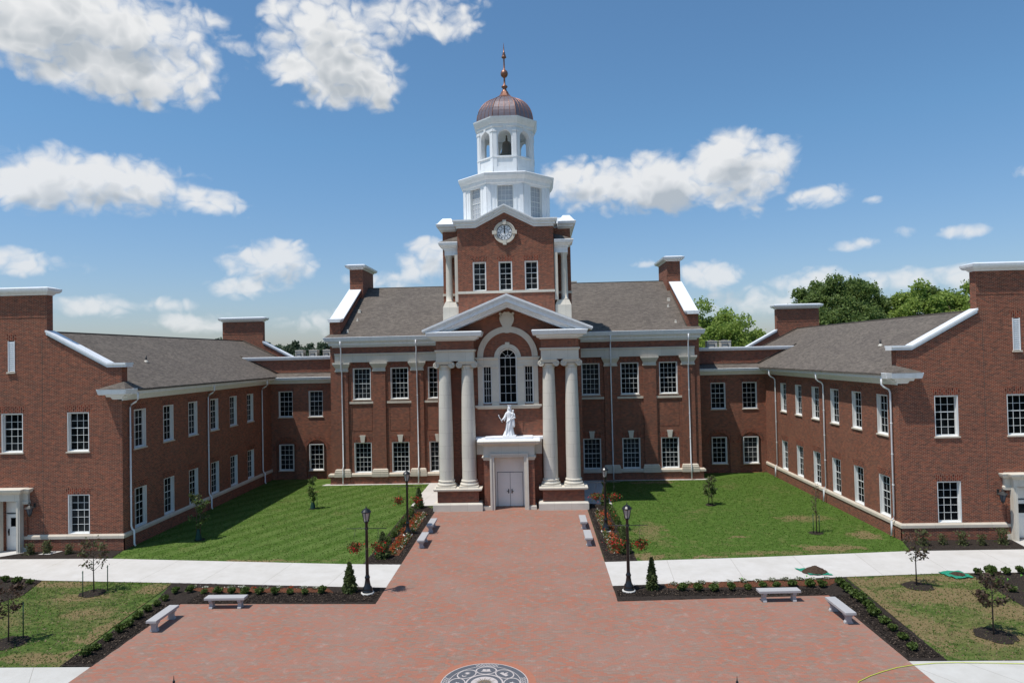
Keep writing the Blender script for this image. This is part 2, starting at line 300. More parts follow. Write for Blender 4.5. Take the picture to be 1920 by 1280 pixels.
leaf('blade_green', (.10, .185, .025), (.07, .135, .015), .5); leaf('blade_light', (.19, .25, .07), (.14, .19, .045), .5); leaf('blade_tan', (.36, .28, .15), (.26, .2, .10), .4); leaf('leaf_purple', (.11, .065, .045), (.055, .04, .03), .3); leaf('leaf_rust', (.15, .06, .04), (.06, .055, .03), .3); leaf('flower_red', (.55, .03, .02), (.38, .02, .02), .2); leaf('flower_white', (.70, .70, .60), (.55, .55, .42), .2); leaf('flower_orange', (.60, .10, .03), (.40, .04, .02), .2)

# ------------------------------------------------------------------ helpers
def V3(*a): return Vector(a)
def put(o, parent, M=None):
    if parent is not None:
        o.parent = parent
        if parent.type == 'EMPTY':
            T = Matrix.Translation(-Vector(parent.location)); o.matrix_basis = T @ M if M is not None else T
        elif M is not None: o.matrix_basis = M
    elif M is not None: o.matrix_basis = M
def tag(o, label=None, cat=None, group=None, kind=None):
    if label: o['label'] = label
    if cat: o['category'] = cat
    if group: o['group'] = group
    if kind: o['kind'] = kind
    return o
def empty(name, loc, label, cat, group=None, rz=0):
    o = bpy.data.objects.new(name, None); C.objects.link(o); o.location = loc; o.rotation_euler = (0, 0, rz); o.empty_display_size = .3
    return tag(o, label, cat, group)
def copy_tree(o, parent=None, data=None):
    c = o.copy(); C.objects.link(c)
    if parent is not None: c.parent = parent
    for ch in o.children: copy_tree(ch, c)
    return c
class MB:
    def __init__(s): s.v = []; s.f = []; s.m = []; s.sm = []
    def add(s, vs, fs, mi=0, smooth=False):
        b = len(s.v); s.v += [tuple(x) for x in vs]
        for f in fs: s.f.append([b+i for i in f]); s.m.append(mi); s.sm.append(smooth)
    def box(s, x0, x1, y0, y1, z0, z1, mi=0):
        if x0 > x1: x0, x1 = x1, x0
        s.add([(x0, y0, z0), (x1, y0, z0), (x1, y1, z0), (x0, y1, z0), (x0, y0, z1), (x1, y0, z1), (x1, y1, z1), (x0, y1, z1)],
              [(0, 3, 2, 1), (4, 5, 6, 7), (0, 1, 5, 4), (1, 2, 6, 5), (2, 3, 7, 6), (3, 0, 4, 7)], mi)
    def loft(s, x0, x1, y0, y1, prof, mi=0, sides=(1, 1, 1, 1)):      # stacked rectangle rings (z, offset); sides -x,+x,-y,+y
        if x0 > x1: x0, x1 = x1, x0
        vs = []
        for z, o in prof:
            a, b, c, d = x0-o*sides[0], x1+o*sides[1], y0-o*sides[2], y1+o*sides[3]
            vs += [(a, c, z), (b, c, z), (b, d, z), (a, d, z)]
        fs = [(3, 2, 1, 0)]; n = len(prof)
        for k in range(n-1):
            for i in range(4): j = (i+1) % 4; fs.append((4*k+i, 4*k+j, 4*k+4+j, 4*k+4+i))
        fs.append(tuple(4*(n-1)+i for i in range(4))); s.add(vs, fs, mi)
    def lathe(s, cx, cy, prof, n=24, mi=0, smooth=True, ph=0, sy=1):   # prof (r, z)
        vs = []; fs = []
        for r, z in prof:
            for i in range(n): a = ph+2*PI*i/n; vs.append((cx+r*math.cos(a), cy+sy*r*math.sin(a), z))
        for k in range(len(prof)-1):
            for i in range(n): j = (i+1) % n; fs.append((k*n+i, k*n+j, k*n+n+j, k*n+n+i))
        s.add(vs, fs, mi, smooth)
        s.add([vs[i] for i in range(n)], [tuple(range(n))[::-1]], mi); s.add([vs[(len(prof)-1)*n+i] for i in range(n)], [tuple(range(n))], mi)
    def oct(s, cx, cy, prof, mi=0):                                   # prof (apothem, z)
        k = 1/math.cos(PI/8); s.lathe(cx, cy, [(a*k, z) for a, z in prof], 8, mi, False, PI/8)
    def tube(s, pts, r, n=8, mi=0, smooth=True):
        pts = [Vector(p) for p in pts]; rs = r if isinstance(r, (list, tuple)) else [r]*len(pts); vs = []; fs = []
        for i, p in enumerate(pts):
            d = (pts[min(i+1, len(pts)-1)]-pts[max(i-1, 0)]).normalized()
            a = d.cross(Vector((0, 0, 1)) if abs(d.z) < .95 else Vector((1, 0, 0))).normalized(); b = d.cross(a)
            for k in range(n): t = 2*PI*k/n; vs.append(p+(a*math.cos(t)+b*math.sin(t))*rs[i])
        for i in range(len(pts)-1):
            for k in range(n): j = (k+1) % n; fs.append((i*n+k, i*n+j, i*n+n+j, i*n+n+k))
        fs.append(tuple(range(n))[::-1]); fs.append(tuple((len(pts)-1)*n+k for k in range(n))); s.add(vs, fs, mi, smooth)
    def poly(s, pts, O, u, v, n, d0, d1, mi=0):                       # extrude a 2D polygon from depth d0 to d1 along n
        O, u, v, n = map(Vector, (O, u, v, n)); k = len(pts)
        vs = [O+u*p[0]+v*p[1]+n*d0 for p in pts]+[O+u*p[0]+v*p[1]+n*d1 for p in pts]
        fs = [(i, (i+1) % k, k+(i+1) % k, k+i) for i in range(k)]
        tri = tessellate_polygon([[Vector((p[0], p[1], 0)) for p in pts]])
        fs += [tuple(t) for t in tri]+[tuple(k+i for i in t) for t in tri]; s.add(vs, fs, mi)
    def wall(s, outer, holes, O, u, n, mi=0, mr=None):                # flat wall face with openings; hole = (poly, depth, back)
        O, u, n = Vector(O), Vector(u), Vector(n); z = Vector((0, 0, 1)); P = lambda p, d=0: O+u*p[0]+z*p[1]+n*d
        loops = [outer]+[h[0] for h in holes]; flat = [p for l in loops for p in l]
        tri = tessellate_polygon([[Vector((p[0], p[1], 0)) for p in l] for l in loops]); s.add([P(p) for p in flat], [tuple(t) for t in tri], mi)
        for (h, d, back) in holes:
            k = len(h); s.add([P(p) for p in h]+[P(p, -d) for p in h], [(i, (i+1) % k, k+(i+1) % k, k+i) for i in range(k)], mi if mr is None else mr)
            if back:
                t2 = tessellate_polygon([[Vector((p[0], p[1], 0)) for p in h]]); s.add([P(p, -d) for p in h], [tuple(t) for t in t2], mi)
    def build(s, name, mat, parent=None, M=None):
        me = bpy.data.meshes.new(name); me.from_pydata(s.v, [], s.f)
        for m in (mat if isinstance(mat, (list, tuple)) else [mat]): me.materials.append(MATS[m])
        me.polygons.foreach_set('material_index', s.m); me.polygons.foreach_set('use_smooth', s.sm); me.update()
        if len(s.f) < 60000:
            bm = bmesh.new(); bm.from_mesh(me); bmesh.ops.recalc_face_normals(bm, faces=bm.faces); bm.to_mesh(me); bm.free()
        o = bpy.data.objects.new(name, me); C.objects.link(o); put(o, parent, M); return o
def rect(x0, x1, z0, z1): return [(x0, z0), (x1, z0), (x1, z1), (x0, z1)]
def arch(x0, x1, z0, zs, n=16):
    r = (x1-x0)/2; c = (x0+x1)/2
    return [(x0, z0), (x1, z0)]+[(c+r*math.cos(PI*i/n), zs+r*math.sin(PI*i/n)) for i in range(n+1)]
def arcband(cx, cz, r0, r1, a0=0, a1=PI, n=24):
    return [(cx+r1*math.cos(a0+(a1-a0)*i/n), cz+r1*math.sin(a0+(a1-a0)*i/n)) for i in range(n+1)]+[(cx+r0*math.cos(a1-(a1-a0)*i/n), cz+r0*math.sin(a1-(a1-a0)*i/n)) for i in range(n+1)]
X_, Y_, Z_ = Vector((1, 0, 0)), Vector((0, 1, 0)), Vector((0, 0, 1))
def rowM(O, u, n):      # local x=u, y=into the wall, z up
    u, n = Vector(u), Vector(n); return Matrix(((u.x, -n.x, 0, O[0]), (u.y, -n.y, 0, O[1]), (u.z, -n.z, 1, O[2]), (0, 0, 0, 1)))

# windows: shared meshes. frame local: x centred, z from 0 to h, front face y=0, glass behind
_win = {}
def window(parent, w, h, cols, rows, O, u, n, sill=.08, arched=False, meet=True, glass='glass', fr=.1, frm='white_frame'):
    key = (w, h, cols, rows, sill, arched, glass, fr, frm)
    M = rowM(O, u, n)
    if key in _win:
        src = _win[key]
        o = src.copy(); C.objects.link(o); put(o, parent, M)
        for ch in src.children: c = ch.copy(); C.objects.link(c); c.parent = o
        return o
    mb = MB(); Z0 = Vector((0, 0, 0)); hz = h
    def bar(x0, x1, z0, z1, y0, y1): mb.box(x0, x1, y0, y1, z0, z1)
    D = .19; f2 = .045
    bar(-w/2, -w/2+fr-f2, 0, h, -.02, D+.03); bar(w/2-fr+f2, w/2, 0, h, -.02, D+.03)
    mb.add([(-w/2+fr-f2, -.03, 0), (w/2-fr+f2, -.03, 0), (w/2-fr+f2, D+.03, 0), (-w/2+fr-f2, D+.03, 0), (-w/2+fr-f2, -.03, .02), (w/2-fr+f2, -.03, .02), (w/2-fr+f2, D, .06), (-w/2+fr-f2, D, .06)], [(0, 1, 5, 4), (4, 5, 6, 7), (0, 4, 7, 3), (1, 2, 6, 5)])
    bar(-w/2+fr-f2, -w/2+fr, .03, h if not arched else h, D-.05, D+.03); bar(w/2-fr, w/2-fr+f2, .03, h, D-.05, D+.03); bar(-w/2+fr, w/2-fr, .02, fr, D-.051, D+.03)
    if not arched: bar(-w/2+fr-f2, w/2-fr+f2, h-fr*.5, h, -.02, D+.03); bar(-w/2+fr, w/2-fr, h-fr, h-fr*.5, D-.051, D+.03)
    else:
        mb.poly(arcband(0, h, w/2-fr+f2, w/2), (0, 0, 0), X_, Z_, Y_, -.02, D+.03); mb.poly(arcband(0, h, w/2-fr, w/2-fr+f2+.002), (0, 0, 0), X_, Z_, Y_, D-.05, D+.03)
        bar(-w/2+fr, w/2-fr, h-.03, h+.03, D-.04, D+.02)
        mb.poly(arcband(0, h, .17, .2, n=10), (0, 0, 0), X_, Z_, Y_, D-.02, D+.01)
        for a in (PI/4, PI/2, 3*PI/4):
            r0, r1 = .2, w/2-fr; d = Vector((math.cos(a), 0, math.sin(a))); mb.tube([Vector((0, D, h))+d*r0, Vector((0, D, h))+d*r1], .014, 4, smooth=False)
    ix0, ix1, iz0, iz1 = -w/2+fr, w/2-fr, fr, h-fr if not arched else h
    for i in range(1, cols): x = ix0+(ix1-ix0)*i/cols; bar(x-.0115, x+.0115, iz0, iz1, D-.006, D+.012)
    for j in range(1, rows):
        z = iz0+(iz1-iz0)*j/rows; t = .024 if (meet and j == (rows+1)//2) else .0115; bar(ix0, ix1, z-t, z+t, D-.02 if t > .02 else D-.004, D+.014)
    o = mb.build('window', frm, parent, M)
    g = MB()
    if arched: g.poly(arch(-w/2+fr*.5, w/2-fr*.5, 0.02, h, 16), (0, 0, 0), X_, Z_, Y_, D+.016, D+.026)
    else: g.box(-w/2+fr*.5, w/2-fr*.5, D+.016, D+.026, .02, h-.02)
    go = g.build('glass', glass, o)
    if sill:
        s_ = MB(); s_.loft(-w/2-.06, w/2+.06, -.10, .02, [(-sill, 0), (-.003, 0), (.0, -.01)]); s_.build('sill', 'stone_band', o)
    _win[key] = o
    return o
def jack(mb, xc, w, z0, h, O, u, n, mi=1):     # flat splayed brick arch above an opening
    mb.poly([(xc-w/2-.01, z0), (xc+w/2+.01, z0), (xc+w/2+.17, z0+h), (xc-w/2-.17, z0+h)], O, u, Z_, n, -.02, .006, mi)
def downspout(parent, pts, name='downspout'):
    mb = MB(); mb.tube(pts, .055, 8)
    for i in range(len(pts)-1):
        a, b = Vector(pts[i]), Vector(pts[i+1])
        if abs((b-a).normalized().z) > .95 and abs(b.z-a.z) > 2:
            k = int(abs(b.z-a.z)/2.4)
            for j in range(1, k+1): p = a.lerp(b, j/(k+1)); mb.tube([p-Z_*.025, p+Z_*.025], .072, 8)
    return mb.build(name, 'white_trim', parent)

# ------------------------------------------------------------------ wings
YW, YR, YC = -9.08, 24.35, 14.0
def zrow(i): return -7.2+3.32*i
def wing(s, name, label):
    W = empty(name, (s*29.85, 8, 0), label, 'building wing', None)
    u = X_; nf = -Y_
    A = lambda a: s*a
    # ---- brick walls
    gab = [(23.0, 0), (23.0, 11.0), (23.95, 11.0), (27.75, 13.05), (27.62, 13.05), (27.62, 15.5), (32.08, 15.5), (32.08, 13.05), (31.95, 13.05), (35.75, 11.0), (36.7, 11.0), (36.7, 0)]
    gab = [(A(a), z) for a, z in gab]
    mb = MB(); holes = []
    for a in (25.72, 29.82, 33.95): holes.append((rect(A(a)-.675, A(a)+.675, 5.96, 8.33), .26, False))
    for a in (25.72, 33.95): holes.append((rect(A(a)-.675, A(a)+.675, 1.0, 3.38), .26, False))
    holes.append((rect(A(29.82)-.21, A(29.82)+.21, 10.85, 12.72), .1, False))
    holes.append((rect(A(29.85)-.6, A(29.85)+.6, 0.0, 3.05), .35, False))
    mb.wall(gab, holes, (0, YW, 0), u, nf)
    for a in (25.72, 29.82, 33.95): jack(mb, A(a), 1.35, 8.33, .4, (0, YW, 0), u, nf)
    for a in (25.72, 33.95): jack(mb, A(a), 1.35, 3.38, .4, (0, YW, 0), u, nf)
    jack(mb, A(29.82), .42, 12.72, .4, (0, YW, 0), u, nf)
    gin = [(A(a), z) for a, z in [(22.98, 9.5), (22.98, 11.0), (23.95, 11.0), (27.75, 13.05), (27.62, 13.05), (27.62, 15.5), (32.08, 15.5), (32.08, 13.05), (31.95, 13.05), (35.75, 11.0), (36.7, 11.0), (36.7, 9.5)]]
    mb.wall(gin, [], (0, YW+.55, 0), u, nf)                     # back of the parapet
    for a, z0, z1 in ((23.0, 9.3, 11.0), (27.62, 13.0, 15.5), (32.08, 13.0, 15.5), (36.7, 9.3, 11.0)): mb.add([(A(a), YW, z0), (A(a), YW+.55, z0), (A(a), YW+.55, z1), (A(a), YW, z1)], [(0, 1, 2, 3)])
    mb.poly([(A(27.6), 14.12), (A(32.1), 14.12), (A(32.1), 14.17), (A(27.6), 14.17)], (0, YW, 0), u, Z_, nf, -.001, .02, 0)
    for a in (27.92, 31.78): mb.box(A(a)-.012, A(a)+.012, YW-.003, YW+.02, 1.0, 12.9, 2)
    # side wall facing the court
    us = -s*Y_; ns = -s*X_
    holes = []
    # u coordinate = -s*y
    for i in range(6):
        uc = -s*zrow(i)
        holes.append((rect(uc-.66, uc+.66, 5.92, 8.33), .26, False)); holes.append((rect(uc-.66, uc+.66, 1.0, 3.45), .26, False))
    y0, y1 = sorted((-s*YW, -s*YR))
    mb.wall(rect(y0, y1, 0, 9.45), holes, (A(23.0), 0, 0), us, ns)
    for i in range(6):
        uc = -s*zrow(i); jack(mb, uc, 1.32, 8.33, .38, (A(23.0), 0, 0), us, ns); jack(mb, uc, 1.32, 3.45, .38, (A(23.0), 0, 0), us, ns)
    # outer side and rear gable
    mb.wall(rect(y0, y1, 0, 9.45), [], (A(36.7), 0, 0), us, ns)
    rg = [(A(a), z) for a, z in [(23.0, 0), (23.0, 11.0), (23.95, 11.0), (27.75, 13.05), (27.62, 13.05), (27.62, 15.45), (32.08, 15.45), (32.08, 13.05), (31.95, 13.05), (35.75, 11.0), (36.7, 11.0), (36.7, 0)]]
    mb.wall(rg, [], (0, YR, 0), u, nf); mb.wall(rg, [], (0, YR-.55, 0), u, nf)
    for a, z0, z1 in ((23.0, 9.3, 11.0), (27.62, 13.0, 15.45), (32.08, 13.0, 15.45)): mb.add([(A(a), YR-.55, z0), (A(a), YR, z0), (A(a), YR, z1), (A(a), YR-.55, z1)], [(0, 1, 2, 3)])
    mb.poly([(A(27.6), 14.12), (A(32.1), 14.12), (A(32.1), 14.17), (A(27.6), 14.17)], (0, YR-.55, 0), u, Z_, nf, -.001, .02, 0)
    # projecting brick base
    mb.box(A(22.93), A(28.95), YW-.07, YW+.05, 0, .72); mb.box(A(22.93), A(23.05), YW-.069, YC+.05, 0, .719)
    mb.box(A(30.75), A(36.77), YW-.07, YW+.05, 0, .72); mb.box(A(22.96), A(23.05), YW+.4, YC, 8.82, 9.2)
    mb.build('wall', ['brick', 'brick_soldier', 'flashing'], W)
    # stone band
    b = MB(); pr = [(.72, .07), (.74, .12), (.9, .12), (1.0, .05)]
    b.loft(A(23.0), A(28.95), YW, YW+.1, pr, sides=(1, 1, 1, 0) if s > 0 else (1, 1, 1, 0)); b.loft(A(23.0), A(23.1), YW+.101, YC, pr, sides=(1, 0, 0, 0) if s > 0 else (0, 1, 0, 0)); b.build('stone_band', 'stone_band', W)
    b = MB(); b.loft(A(30.75), A(36.7), YW, YW+.1, pr, sides=(1, 1, 1, 0)); b.build('stone_band', 'stone_band', W)
    # roof
    r = MB(); yA, yB = YW+.53, YR-.53
    for q in (1, -1):
        c = 29.85; e = c-q*7.6
        top = [(A(e), yA, 9.66), (A(e), yB, 9.66), (A(c), yB, 13.38), (A(c), yA, 13.38)]
        r.add(top+[(x, y, z-.12) for x, y, z in top], [(0, 1, 2, 3), (4, 5, 6, 7), (0, 1, 5, 4), (1, 2, 6, 5), (3, 0, 4, 7)])
        # small pent roof over the cornice return
        ex = c-q*7.5; ix = c-q*5.75; bx_ = c-q*6.98
        r.add([(A(ex), YW-.68, 9.70), (A(ix), YW-.68, 9.70), (A(ix+q*.1), YW-.002, 9.78), (A(bx_), YW-.002, 10.12), (A(ex), YW+.53, 9.70), (A(bx_), YW+.53, 10.12)], [(0, 1, 2, 3), (0, 3, 5, 4)])
    r.build('roof', 'shingle', W)
    rc = MB(); rc.tube([(A(29.85), yA, 13.385), (A(29.85), yB, 13.385)], .07, 6); rc.build('ridge', 'flashing', W)
    rc = MB(); rc.tube([(A(22.6), yB-.02, 9.9), (A(29.85), yB-.02, 13.46)], .05, 5); rc.build('roof_flashing', 'flashing', W); rc = MB(); rc.tube([(A(22.6), yA+.02, 9.9), (A(27.6), yA+.02, 12.33)], .04, 5); rc.build('roof_flashing', 'flashing', W)
    for (px, py) in ((25.6, -2.0),):
        vp = MB(); z = 9.66+(px-22.25)*.49; vp.tube([(A(px), py, z-.1), (A(px), py, z+.42)], .06, 10); vp.lathe(A(px), py, [(.16, z-.02), (.12, z+.06), (.07, z+.12)], 10, 1)
        vp.build('vent_pipe', ['dark_metal', 'cream_box'], W)
    # cornice and gutter
    g = MB(); pr = [(8.98, .04), (9.08, .10), (9.14, .12), (9.16, .30), (9.30, .34), (9.32, .58), (9.36, .62), (9.68, .68), (9.70, .64)]
    for q in (1, -1):
        g = MB(); a0 = 29.85-q*6.85; sd = (1, 0) if (s*q > 0) else (0, 1)
        x0, x1 = A(a0), A(a0+q*.2)
        g.loft(x0, x1, YW, YR, pr, sides=(sd[0], sd[1], 0, 0))
        x0, x1 = A(a0), A(a0+q*.5); g.loft(x0, x1, YW, YW+.15, [(9.06, .04), (9.14, .10), (9.2, .12), (9.22, .28), (9.34, .32), (9.36, .56), (9.40, .60), (9.685, .66), (9.70, .64)], sides=(1, 1, 1, 0))
        g.build('cornice', 'white_trim', W)
    # copings and chimney caps
    for (yy, ex) in ((YW+.275, 0), (YR-.275, 0)):
        for q in (1, -1):
            cp = MB(); c = 29.85
            P = [(c-q*7.18, 11.27), (c-q*6.0, 11.27), (c-q*2.22, 13.33)]
            top = [(A(a), z) for a, z in P]; low = [(A(a), z-.27) for a, z in P]; mid = [(A(a), z-.12) for a, z in P]
            cp.poly(top+mid[::-1], (0, yy, 0), X_, Z_, Y_, -.42, .42); cp.poly([(x, z+.001) for x, z in mid]+low[::-1], (0, yy, 0), X_, Z_, Y_, -.34, .34); cp.build('coping', 'white_metal', W)
        cp = MB(); cp.loft(A(27.62), A(32.08), yy-.275, yy+.275, [(15.48, .03), (15.6, .12), (15.62, .24), (15.74, .34), (15.88, .36), (15.98, .05)]); cp.build('chimney_cap', 'white_metal', W)
    # windows
    for a in (25.72, 29.82, 33.95): window(W, 1.35, 2.37, 3, 5, (A(a), YW+.03, 5.96), X_, -Y_)
    for a in (25.72, 33.95): window(W, 1.35, 2.37, 3, 5, (A(a), YW+.03, 1.01), X_, -Y_, sill=0)
    for i in range(6):
        window(W, 1.32, 2.41, 3, 5, (A(23.0)+ns.x*-.03, zrow(i), 5.92), us, ns); window(W, 1.32, 2.44, 3, 5, (A(23.0)+ns.x*-.03, zrow(i), 1.01), us, ns, sill=0)
    lv = MB(); x = A(29.82)
    for sx in (-1, 1): lv.box(x+sx*.21, x+sx*.17, YW-.03, YW+.1, 10.85, 12.72)
    for k in range(15):
        z = 10.88+k*.122; lv.add([(x-.17, YW-.01, z), (x+.17, YW-.01, z), (x+.17, YW+.07, z+.1), (x-.17, YW+.07, z+.1), (x-.17, YW-.01, z+.02), (x+.17, YW-.01, z+.02), (x+.17, YW+.07, z+.12), (x-.17, YW+.07, z+.12)], [(0, 1, 2, 3), (4, 5, 6, 7), (0, 1, 5, 4), (2, 3, 7, 6)])
    lv.box(x-.17, x+.17, YW+.08, YW+.1, 10.85, 12.72, 1); lv.box(x-.27, x+.27, YW-.1, YW+.02, 10.75, 10.85, 2)
    lv.build('louvre', ['white_trim', 'dark_metal', 'stone_band'], W)
    # entrance surround and door
    c = A(29.85); p = MB(); yf = YW-.42
    for q in (-1, 1):
        p.box(c+q*.56, c+q*.78, yf, YW, 0, 3.1); p.box(c+q*.58, c+q*.70, yf-.03, YW, 0.001, 3.099, 0); p.box(c+q*.78, c+q*1.0, YW-.12, YW, 0, .35)
        p.box(c+q*.79, c+q*.98, YW-.10, YW, .35, 2.85, 1); p.loft(c+q*.79, c+q*1.1, YW-.16, YW, [(2.85, 0), (2.9, .05), (3.05, .05), (3.10, 0)], sides=(1, 1, 1, 0))
    p.loft(c-.78, c+.78, yf, YW, [(3.1, 0), (3.5, 0), (3.55, .06), (3.6, .16), (3.72, .26), (3.82, .28), (3.84, .24)], sides=(1, 1, 1, 0))
    p.loft(c-1.1, c+1.1, YW-.16, YW, [(3.1, 0), (3.5, 0), (3.55, .06), (3.6, .16), (3.72, .22), (3.81, .24)], sides=(1, 1, 1, 0))
    p.build('door_surround', ['stone', 'brick'], W)
    d = MB(); yd = YW+.3; d.box(c-.6, c+.6, yd, yd+.06, 0, 3.05); d.box(c-.56, c+.56, yd-.03, yd, 2.22, 2.27, 1)
    d.box(c-.5, c+.5, yd-.04, yd-.001, .03, 2.18)
    for zz in (.25, .62, .95): d.box(c-.32, c+.32, yd-.055, yd-.041, zz, zz+.28)
    d.box(c-.28, c+.28, yd-.05, yd-.042, 1.45, 1.98, 1); d.box(c-.3, c+.3, yd-.03, yd-.001, 2.42, 2.9)
    dd = d.build('door', ['door_white', 'glass'], W)
    h = MB(); h.box(c-.42, c-.37, yd-.09, yd-.04, .92, 1.32); h.tube([(c-.395, yd-.1, 1.05), (c-.395, yd-.13, 1.1), (c-.395, yd-.13, 1.22), (c-.395, yd-.08, 1.26)], .018, 6); h.build('handle', 'black_metal', dd)
    # downspouts
    for yy in ((-8.45, 1.0, 11.0) if s > 0 else (-8.45, 1.5, 11.7)):
        X0 = A(22.38); X1 = A(22.88)
        downspout(W, [(X0, yy, 9.42), (X0, yy, 9.0), (A(22.5), yy, 8.86), (A(22.8), yy, 8.7), (X1, yy, 8.5), (X1, yy, 1.3), (A(22.82), yy, 1.12), (A(22.70), yy, 1.0), (A(22.70), yy, .2), (A(22.62), yy, .08)])
    return W
WL = wing(-1, 'wing_building', 'left red brick wing with grey shingle roof, shaded side wall and white gable coping')
WR = wing(1, 'wing_building', 'right red brick wing with grey shingle roof and sunlit side windows facing the court')
WL['group'] = WR['group'] = 'brick wings either side of the court'

# ------------------------------------------------------------------ links between wings and hall
def link(s, label):
    K = empty('link_building', (s*19.8, YC, 0), label, 'building', 'low brick links beside the hall')
    A = lambda a: s*a
    mb = MB(); x0, x1 = sorted((A(16.4), A(23.05))); xs = (18.72, 21.58)
    holes = []
    for a in xs:
        c = A(a); holes.append((rect(c-.66, c+.66, 5.85, 8.27), .26, False)); holes.append((arch(c-.95, c+.95, .02, 2.72), .26, True))
    mb.wall(rect(x0, x1, 0, 9.3), holes, (0, YC, 0), X_, -Y_)
    for a in xs:
        c = A(a); mb.poly(arcband(c, 2.72, .955, 1.3), (0, YC, 0), X_, Z_, -Y_, -.02, .006, 1); jack(mb, c, 1.44, 8.27, .36, (0, YC, 0), X_, -Y_)
    mb.build('wall', ['brick', 'brick_soldier'], K)
    for a in xs:
        window(K, 1.36, 2.42, 3, 5, (A(a), YC+.03, 5.85), X_, -Y_)
        window(K, 1.36, 2.42, 3, 5, (A(a), YC+.025, .85), X_, -Y_)
    # parapet wall with sunk panels
    yp = YC+1.0; pm = MB(); px0, px1 = sorted((A(16.4), A(27.2)))
    pm.wall(rect(px0, px1, 9.4, 11.2), [(rect(A(a)-.75, A(a)+.75, 10.2, 10.82), .03, True) for a in (18.55, 21.5)], (0, yp, 0), X_, -Y_)
    pm.wall(rect(px0, px1, 9.4, 11.2), [], (0, yp+.5, 0), X_, -Y_); pm.build('parapet', 'brick', K)
    pm = MB(); pm.wall(rect(px0, px1, 0, 11.0), [], (0, 24.3, 0), X_, Y_); pm.build('rear_wall', 'brick', K)
    c = MB(); c.loft(px0, px1, yp, yp+.5, [(11.18, .02), (11.22, .18), (11.42, .26), (11.5, .26), (11.52, .2)]); c.build('coping', 'white_metal', K)
    r = MB(); rx0, rx1 = sorted((A(16.4), A(23.3)))
    r.add([(rx0, YC-.72, 9.55), (rx1, YC-.72, 9.55), (rx1, yp, 9.93), (rx0, yp, 9.93)], [(0, 1, 2, 3)]); r.build('roof', 'shingle', K)
    r = MB(); r.add([(px0, yp+.3, 11.0), (px1, yp+.3, 11.0), (px1, 24.3, 11.0), (px0, 24.3, 11.0)], [(0, 1, 2, 3)]); r.build('flat_roof', 'flashing', K)
    f = MB(); f.tube([(rx0, yp-.02, 9.95), (rx1, yp-.02, 9.95)], .045, 5); f.build('flashing', 'flashing', K); f = MB(); f.tube([(A(22.5), yp-.03, 9.9), (A(26.3), yp-.03, 11.7)], .05, 5); f.build('flashing', 'flashing', K)
    g = MB(); gx0, gx1 = sorted((A(16.4), A(22.95))); g.loft(gx0, gx1, YC, YC+.1, [(8.98, .04), (9.08, .10), (9.14, .12), (9.16, .30), (9.28, .34), (9.30, .58), (9.34, .62), (9.56, .7), (9.58, .66)], sides=(0, 0, 1, 0)); g.build('cornice', 'white_trim', K)
link(-1, 'shaded brick link between the left wing and the hall, two arched recesses below')
link(1, 'brick link between the hall and the right wing, with two arched recesses')

